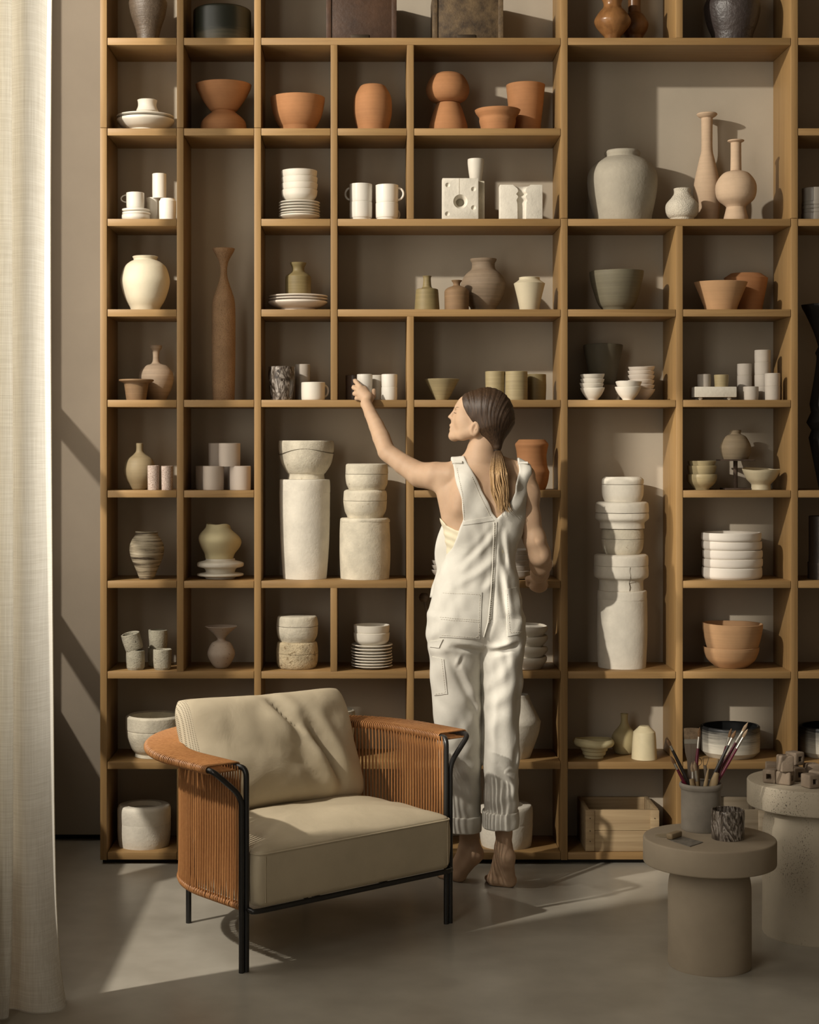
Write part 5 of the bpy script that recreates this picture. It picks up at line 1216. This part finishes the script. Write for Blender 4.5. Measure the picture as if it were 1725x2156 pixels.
# hair
hair = Field()
hair.ell(hp(1026, 870), (0.097, 0.077, 0.094), HAX, 0.02)
hair.ell(hp(992, 858), (0.050, 0.058, 0.056), HAX, 0.02)
TIE = w(1047, 947, 6.128)
hair.rc(hp(1046, 893), TIE+np.array((0, 0, 0.01)), 0.058, 0.010, 0.03)
hair.rc(hp(1030, 900, 0.03), TIE+np.array((0, 0, 0.012)), 0.040, 0.010, 0.03)
HPOLY = [(974, 829), (973, 840), (976, 856), (984, 872), (993, 886), (1000, 893), (1006, 900), (1008, 915), (1012, 930), (1026, 943), (1044, 952), (1056, 950), (1085, 930), (1110, 870), (1080, 800), (1000, 795)]
def hcut(p):
    x = VX+p[:, 0]*FPX/p[:, 1]; y = VY+(H-p[:, 2])*FPX/p[:, 1]; return poly_sd(x, y, HPOLY)*PW
hair.add(hcut, HC, 1, 0.004, '&')
tx, ty = 1047, 947
def strands(p):
    x = VX+p[:, 0]*FPX/p[:, 1]-tx; y = VY+(H-p[:, 2])*FPX/p[:, 1]-ty; a = np.arctan2(x, -y); r = np.hypot(x, y)/60
    b = a+0.12*np.sin(r*2.0)
    return np.clip(r, 0, 1.3)*(0.0004*np.sin(b*52+1.3*np.sin(b*9))+0.0004*np.sin(b*101+2*np.sin(b*23)))
hair.add(strands, HC, 1, 0, '+')
def hairmat(name, c1, c2, tipz=None):
    b = MB(name); co = b.coord((70, 70, 7), False); n = b.noise(co, 3.2, 4, 0.6, 0.4)
    col = b.ramp(n, [(0.3, c1), (0.72, c2)])
    if tipz:
        sp = nd(b.nt, 'ShaderNodeSeparateXYZ'); b.L(b.tc.outputs['Object'], sp.inputs[0])
        mr = nd(b.nt, 'ShaderNodeMapRange'); mr.inputs[1].default_value = tipz[0]; mr.inputs[2].default_value = tipz[1]; b.L(sp.outputs['Z'], mr.inputs[0])
        col = b.mix(mr.outputs[0], col, b.ramp(n, [(0.3, (0.22, 0.125, 0.052)), (0.7, (0.50, 0.33, 0.16))]))
    b.color(col); b.set(0.5, 0.35); b.bump(n, 0.35, 0.002); b.b.inputs['Anisotropic'].default_value = 0.5; return b.m
HAIRM = hairmat('dark_brown_hair', (0.022, 0.012, 0.007), (0.075, 0.042, 0.022))
hairo = pl('hair', hair.mesh((0.28, 5.98, 1.50), (0.64, 6.36, 1.86), 0.0024, 20), HAIRM)
# ponytail: many tapered locks
TAILM = hairmat('ponytail_hair', (0.05, 0.028, 0.014), (0.12, 0.07, 0.035), (1.565, 1.49))
parts = []; rs = random.Random(11)
for i in range(190):
    a = rs.uniform(0, 6.283); rr = math.sqrt(rs.random()); e = rs.uniform(0.82, 1.02) if rs.random() < 0.75 else rs.uniform(0.5, 0.85)
    wx, wy = rr*math.cos(a), rr*math.sin(a); ph = round(wx*2.2)*1.3+rs.uniform(-0.5, 0.5); pts = []; rad = []
    for t in np.linspace(0, 1, 15):
        u = t*e
        cx = 1048+u*14-3*math.sin(u*math.pi); cy = 947+u*131; cY = 6.128-0.082*min(1, u*2.6)**0.8-0.004*u
        spread = (4+15*min(1, u*3.0)**0.7)*(1-0.35*max(0, u-0.6))
        q = P(cx+wx*spread+(2.2*math.sin(u*11+ph)+1.0*math.sin(u*23+ph*2))*u, cy, cY+wy*spread*0.0012+0.003*math.sin(u*9+ph*2)*u); pts.append(q)
        rad.append(0.0021*(1-0.85*t**2)+0.0003)
    parts.append(sweep(pts, rad, 5))
V, F = merge(parts); pl('ponytail', mesh(V, F, True, 80), TAILM, None)
V, F = sweep([P(1047+5.5*math.cos(a), 948+1.0*math.sin(a), 6.128+0.010*math.sin(a)) for a in np.linspace(0, 6.28, 20, endpoint=False)], 0.0042, 8, True)
pl('hair_tie', mesh(V, F), plain('hair_tie_dark', (0.02, 0.014, 0.01), 0.6))
lash = plain('eyelash_dark', (0.05, 0.03, 0.02), 0.7)
bbody = BVHTree.FromPolygons([tuple(v.co+PO) for v in bodyme.vertices], [tuple(q.vertices) for q in bodyme.polygons])
def onbody(line, off):
    out = []
    for x, y in line:
        dd = (P(x, y, 6.1)-Vector((0, 0, H))).normalized(); r_ = bbody.ray_cast(Vector((0, 0, H)), dd)
        if r_[0] is not None and r_[0].y < 6.35: out.append(r_[0]+r_[1]*off)
    return out
for nm, ln, rr_, mt in (('eyelashes', [(956.2, 868.2), (957.5, 869.2), (959.2, 869.8), (961, 869.6)], [0.0006, 0.0011, 0.0011, 0.0005], lash), ('eyebrow', [(958.5, 859.5), (961, 857.8), (964, 857.2), (967, 858)], [0.0005, 0.0010, 0.0010, 0.0004], plain('eyebrow_brown', (0.22, 0.14, 0.085), 0.8))):
    q_ = onbody(ln, 0.0003)
    if len(q_) > 1: pl(nm, mesh(*sweep(q_, rr_[:len(q_)], 6)), mt)

# clothes
def cloth(name, c, sc=420):
    b = MB(name); co = b.coord(rnd=False); n = b.noise(b.coord((1, 1, 0.5), False), sc, 3); m = b.noise(co, 10, 4, 0.6, 0.5); big = b.noise(co, 38, 4, 0.6, 0.3)
    b.color(b.ramp(m, [(0.3, vary(c, 0.93)), (0.7, vary(c, 1.04))])); b.set(0.9, 0.15)
    b.bump(b.math('ADD', b.math('MULTIPLY', n, 0.10), b.math('MULTIPLY', big, 0.5)), 0.35, 0.005); return b.m
DENIM = cloth('off_white_denim', (0.61, 0.585, 0.52)); TANKM = cloth('cream_rib_jersey', (0.70, 0.63, 0.46), 600); STM = plain('denim_stitch', (0.56, 0.52, 0.43), 0.9)
def groove(segs):
    """dents and ridges along px polylines on the camera side"""
    def f(p):
        x, y = topx(p); back = np.clip((6.15-p[:, 1])/0.05, 0, 1); out = np.zeros(len(p))
        for pts, dep, wd, rid in segs:
            best = np.full(len(p), 1e9); tt_ = np.zeros(len(p)); n = len(pts)-1; sd = np.zeros(len(p))
            for i in range(n):
                a = np.array(pts[i], float); e = np.array(pts[i+1], float)-a; t = np.clip(((x-a[0])*e[0]+(y-a[1])*e[1])/(e @ e), 0, 1)
                dx, dy = x-a[0]-t*e[0], y-a[1]-t*e[1]; d = np.hypot(dx, dy); m = d < best
                best = np.where(m, d, best); tt_ = np.where(m, (i+t)/n, tt_); sd = np.where(m, np.sign(dx*e[1]-dy*e[0]), sd)
            en = np.sin(np.pi*np.clip(tt_*0.9+0.05, 0, 1))
            out += back*en*(dep*np.exp(-(best/wd)**2)-rid*np.exp(-((best*sd-wd*1.7)/wd)**2))
        return out
    return f
def folds(p):
    x, y = p[:, 0]*100, (H-p[:, 2])*100; Y = p[:, 1]*100
    wv = 1.6*np.sin(x*0.21+y*0.11)+1.1*np.sin(y*0.17-x*0.13+Y*0.1)
    a = np.sin(x*0.42+y*0.60+wv)+0.6*np.sin(x*0.9-y*0.32+1.7*wv)+0.4*np.sin(Y*0.7+y*0.25+wv)
    amp = 0.0015
    return amp*a
OPOLY = [(951, 962), (977, 960), (989, 985), (1004, 1012), (1022, 1050), (1042, 1092), (1062, 1072), (1080, 1035), (1090, 990), (1091, 960), (1118, 960), (1120, 1010), (1116, 1095), (1125, 1420), (860, 1420), (890, 1240), (922, 1200), (945, 1160), (962, 1128), (972, 1092), (968, 1050), (957, 1000)]
ov = Field()
ov.stack(torso, 0.0115, 0.02)
ov.rc(w(1012, 968, 6.175), w(952, 992, 6.172), 0.047, 0.0455, 0.03); ov.rc(w(1020, 968, 6.17), w(1098, 996, 6.165), 0.047, 0.0455, 0.03)
ov.rc(w(985, 1015, 6.080), w(968, 1070, 6.080), 0.022, 0.019, 0.045); ov.rc(w(1070, 1015, 6.080), w(1080, 1060, 6.080), 0.022, 0.018, 0.045)
def ocut(p): x, y = topx(p); return poly_sd(x, y, OPOLY)*PW
ov.add(ocut, (0.4, 6.15, 1.2), 2, 0.004, '&')
ov.stack([(1165, 955, 1082, 6.155, 0.100), (1200, 930, 1081, 6.15, 0.112), (1240, 913, 1086, 6.14, 0.122), (1290, 906, 1096, 6.13, 0.130), (1330, 904, 1104, 6.13, 0.128), (1365, 906, 1103, 6.13, 0.095)], 0, 0.03, cap=0.06)
LL = [(1300, 908, 1020, 6.128, 0.110), (1360, 905, 1020, 6.13, 0.112), (1420, 906, 1018, 6.14, 0.104), (1500, 912, 1017, 6.15, 0.098), (1580, 920, 1015, 6.165, 0.089), (1660, 932, 1013, 6.18, 0.080), (1744, 938, 1012, 6.19, 0.075)]
RL = [(1300, 1004, 1104, 6.122, 0.110), (1360, 1006, 1104, 6.12, 0.112), (1420, 1009, 1101, 6.115, 0.102), (1500, 1012, 1094, 6.11, 0.096), (1580, 1014, 1093, 6.11, 0.088), (1660, 1019, 1092, 6.11, 0.080), (1735, 1019, 1089, 6.11, 0.075)]
ov.stack(LL, 0, 0.035, 2.2); ov.stack(RL, 0, 0.010, 2.2)
ov.add(folds, (0, 0, 0), 1, 0, '+')
G = [([(950, 1354), (985, 1358), (1008, 1366)], 0.010, 6, 0.004), ([(1022, 1366), (1055, 1360), (1088, 1350)], 0.012, 6, 0.006),
     ([(938, 1372), (960, 1410), (985, 1462), (1008, 1520)], 0.012, 8, 0.006), ([(960, 1400), (972, 1372)], 0.003, 4, 0.003),
     ([(1092, 1380), (1085, 1450), (1080, 1530)], 0.008, 9, 0.004), ([(1028, 1430), (1020, 1520), (1022, 1620)], 0.007, 8, 0.004),
     ([(1012, 1370), (1014, 1460), (1015, 1560), (1016, 1690)], 0.012, 5, 0.0), ([(1040, 1100), (1010, 1140), (965, 1185)], 0.006, 7, 0.005),
     ([(1034, 1160), (1000, 1190), (955, 1215)], 0.006, 8, 0.005), ([(1028, 1205), (1005, 1232)], 0.005, 7, 0.004), ([(1050, 1110), (1056, 1160), (1062, 1200)], 0.006, 6, 0.005),
     ([(1046, 1190), (1052, 1240), (1060, 1300)], 0.007, 7, 0.007), ([(1040, 1110), (1036, 1200), (1030, 1300), (1016, 1352)], 0.006, 5, 0.0),
     ([(950, 1600), (975, 1640), (990, 1700)], 0.005, 8, 0.003), ([(1040, 1600), (1062, 1650), (1070, 1690)], 0.005, 8, 0.004), ([(1082, 1560), (1078, 1610)], 0.005, 6, 0.003)]
ov.add(groove(G), (0, 0, 0), 1, 0, '+')
ovme = ov.mesh((0.16, 5.96, 0.16), (0.66, 6.34, 1.62), 0.0034)
ovo = pl('overalls', ovme, DENIM)
bvh = BVHTree.FromPolygons([tuple(v.co+PO) for v in ovme.vertices], [tuple(p.vertices) for p in ovme.polygons])
CAMP = Vector((0, 0, H))
def hit(px, py):
    d = (P(px, py, 6.0)-CAMP).normalized(); r = bvh.ray_cast(CAMP, d)
    return (r[0], r[1]) if r[0] is not None else (None, None)
def patch(name, quad, nu=16, nv=16, off=0.0028, rnd=0.0, mat=DENIM):
    """a flat piece of cloth sewn on: follows the garment"""
    tl, tr, br, bl = [np.array(q, float) for q in quad]; V = []; F = []; nn_ = (nu+1)*(nv+1); pts = []
    for j in range(nv+1):
        for i in range(nu+1):
            u, v = i/nu, j/nv; q = (tl*(1-u)+tr*u)*(1-v)+(bl*(1-u)+br*u)*v
            h_, n_ = hit(*q)
            if h_ is None: h_, n_ = pts[-1] if pts else (P(q[0], q[1], 6.05), Vector((0, -1, 0)))
            pts.append((h_, n_))
    # smooth the surface a little so the patch lies like stiff cloth
    L = [[(h_+n_*off) for h_, n_ in pts], [(h_-n_*0.004) for h_, n_ in pts]]
    V = L[0]+L[1]
    for s in (0, 1):
        for j in range(nv):
            for i in range(nu):
                a = s*nn_+j*(nu+1)+i; f = (a, a+1, a+nu+2, a+nu+1); F.append(f if s else f[::-1])
    rim = [i for i in range(nu+1)]+[(j+1)*(nu+1)-1 for j in range(1, nv+1)]+[nv*(nu+1)+i for i in range(nu-1, -1, -1)]+[j*(nu+1) for j in range(nv-1, 0, -1)]
    for a, b in zip(rim, rim[1:]+rim[:1]): F.append((a, b, nn_+b, nn_+a))
    return pl(name, mesh(V, F, True, 50), mat, ovo if False else None)
def stitches(lines, name='stitching', r=0.0008, dash=2.6, gap=2.2, off=0.0035):
    parts = []
    for ln in lines:
        pts = [np.array(q, float) for q in ln]
        for a, b in zip(pts[:-1], pts[1:]):
            L_ = np.linalg.norm(b-a); n = max(1, int(L_/(dash+gap)))
            for i in range(n):
                q0 = a+(b-a)*((i+0.2)/n); q1 = a+(b-a)*((i+0.75)/n); h0, n0 = hit(*q0); h1, n1 = hit(*q1)
                if h0 is None or h1 is None or (h0-h1).length > 0.03: continue
                parts.append(sweep([h0+n0*off, h1+n1*off], r, 4))
    if parts: tag(pl(name, mesh(*merge(parts)), STM), kind='stuff')
patch('back_pocket', [(930, 1243), (1015, 1247), (1011, 1345), (925, 1341)])
patch('back_pocket', [(1064, 1241), (1090, 1236), (1101, 1333), (1069, 1340)], 12, 16)
patch('hammer_loop', [(906, 1350), (934, 1346), (926, 1364), (906, 1362)], 8, 4, 0.004)
patch('leg_pocket', [(911, 1382), (935, 1388), (943, 1461), (915, 1464)], 10, 14)
patch('yoke_band', [(975, 1098), (1034, 1088), (1041, 1096), (975, 1106)], 16, 3, 0.0022)
stitches([[(933, 1249), (1011, 1252)], [(1011, 1252), (1008, 1338), (1000, 1342), (930, 1337)], [(927, 1300), (1010, 1306)], [(929, 1304), (1010, 1310)], [(931, 1386), (939, 1458), (918, 1461)], [(1068, 1250), (1073, 1332), (1098, 1330)]])
def cordline(name, ln, r, mat=DENIM, off=0.001):
    pts = []
    for a, b in zip(ln[:-1], ln[1:]):
        for t in np.linspace(0, 1, 9)[:-1]:
            h_, n_ = hit(a[0]+(b[0]-a[0])*t, a[1]+(b[1]-a[1])*t)
            if h_ is not None: pts.append(h_+n_*off)
    return pl(name, mesh(*sweep(pts, r, 6)), mat)
cordline('centre_seam', [(1041, 1100), (1039, 1150), (1037, 1200), (1033, 1260), (1028, 1310), (1018, 1345)], 0.0026)
cordline('centre_seam', [(1046, 1099), (1044, 1150), (1042, 1200), (1038, 1260), (1033, 1310)], 0.0022)
stitches([[(1043, 1104), (1041, 1150), (1039, 1200), (1035, 1262), (1029, 1312)]], 'seam_stitching', 0.0014, 2.4, 1.8, 0.0028)
stitches([[(962, 985), (974, 1040), (978, 1096)], [(993, 1003), (1012, 1045), (1032, 1086)]], 'strap_stitching', 0.0009, 2.2, 1.8, 0.0012)
# cuffs
def cuff(rows, name):
    c = Field(); c.stack(rows, 0.0055, 0.002, 2.2, cap=0.004); c.add(lambda p: 0.6*folds(p), (0, 0, 0), 1, 0, '+')
    z = [PZ(r[0], r[3]) for r in rows]
    return pl(name, c.mesh((0.2, 5.98, min(z)-0.03), (0.62, 6.32, max(z)+0.03), 0.0034), DENIM)
cuff([(1716, 937, 1012.5, 6.187, 0.077), (1730, 937, 1012, 6.188, 0.077), (1745, 938, 1011, 6.19, 0.076)], 'trouser_cuff')
cuff([(1708, 1018, 1090, 6.11, 0.077), (1722, 1018, 1090, 6.11, 0.078), (1737, 1019, 1089, 6.11, 0.077)], 'trouser_cuff')
for xa, xb, ya in ((953, 975, 973), (1091, 1112, 975)):
    hA, nA = hit(xa+1, ya+5); hB, nB = hit(xb-1, ya+4)
    if hA is not None and hB is not None: pl('strap_fold', mesh(*sweep([hA+nA*0.002+Vector((0, 0, 0.006)), (hA+hB)/2+nA*0.003+Vector((0, 0, 0.008)), hB+nB*0.002+Vector((0, 0, 0.006))], 0.0048, 8)), DENIM)
# tank top
tk = Field(); tk.stack(torso, 0.0055, 0.02); tk.rc(w(935, 1030, 6.165), w(955, 1090, 6.15), 0.035, 0.040, 0.03)
TPOLY = [(905, 1080), (926, 1090), (940, 1106), (958, 1115), (980, 1119), (1060, 1125), (1115, 1100), (1115, 1260), (905, 1260)]
def tcut(p): x, y = topx(p); return poly_sd(x, y, TPOLY)*PW
tk.add(tcut, (0.4, 6.15, 1.2), 2, 0.004, '&')
tk.add(lambda p: 0.0012*np.sin(p[:, 2]*150+p[:, 0]*90+2*np.sin(p[:, 2]*40)), (0, 0, 0), 1, 0, '+')
pl('tank_top', tk.mesh((0.22, 6.0, 0.98), (0.62, 6.32, 1.38), 0.0034), TANKM)
# front bib standing away from the side of the body
V = []; F = []
lc = crom([(941, 1088), (932, 1106), (922, 1132), (917, 1156), (917, 1178), (921, 1198), (917, 1216), (910, 1236), (906, 1258)], 4); nb_ = len(lc)
for i, q in enumerate(lc):
    for j, t in enumerate(np.linspace(0, 1, 9)):
        Y = 6.268-0.05*t+0.004*math.sin(i*0.5); x = q[0]+(965-q[0])*t**1.15
        V.append(P(x, q[1]+3*t, Y))
for i in range(nb_-1):
    for j in range(8): a = i*9+j; F.append((a, a+1, a+10, a+9))
bib = pl('front_bib', mesh(V, F, True, 80), DENIM); md = bib.modifiers.new('thickness', 'SOLIDIFY'); md.thickness = 0.003
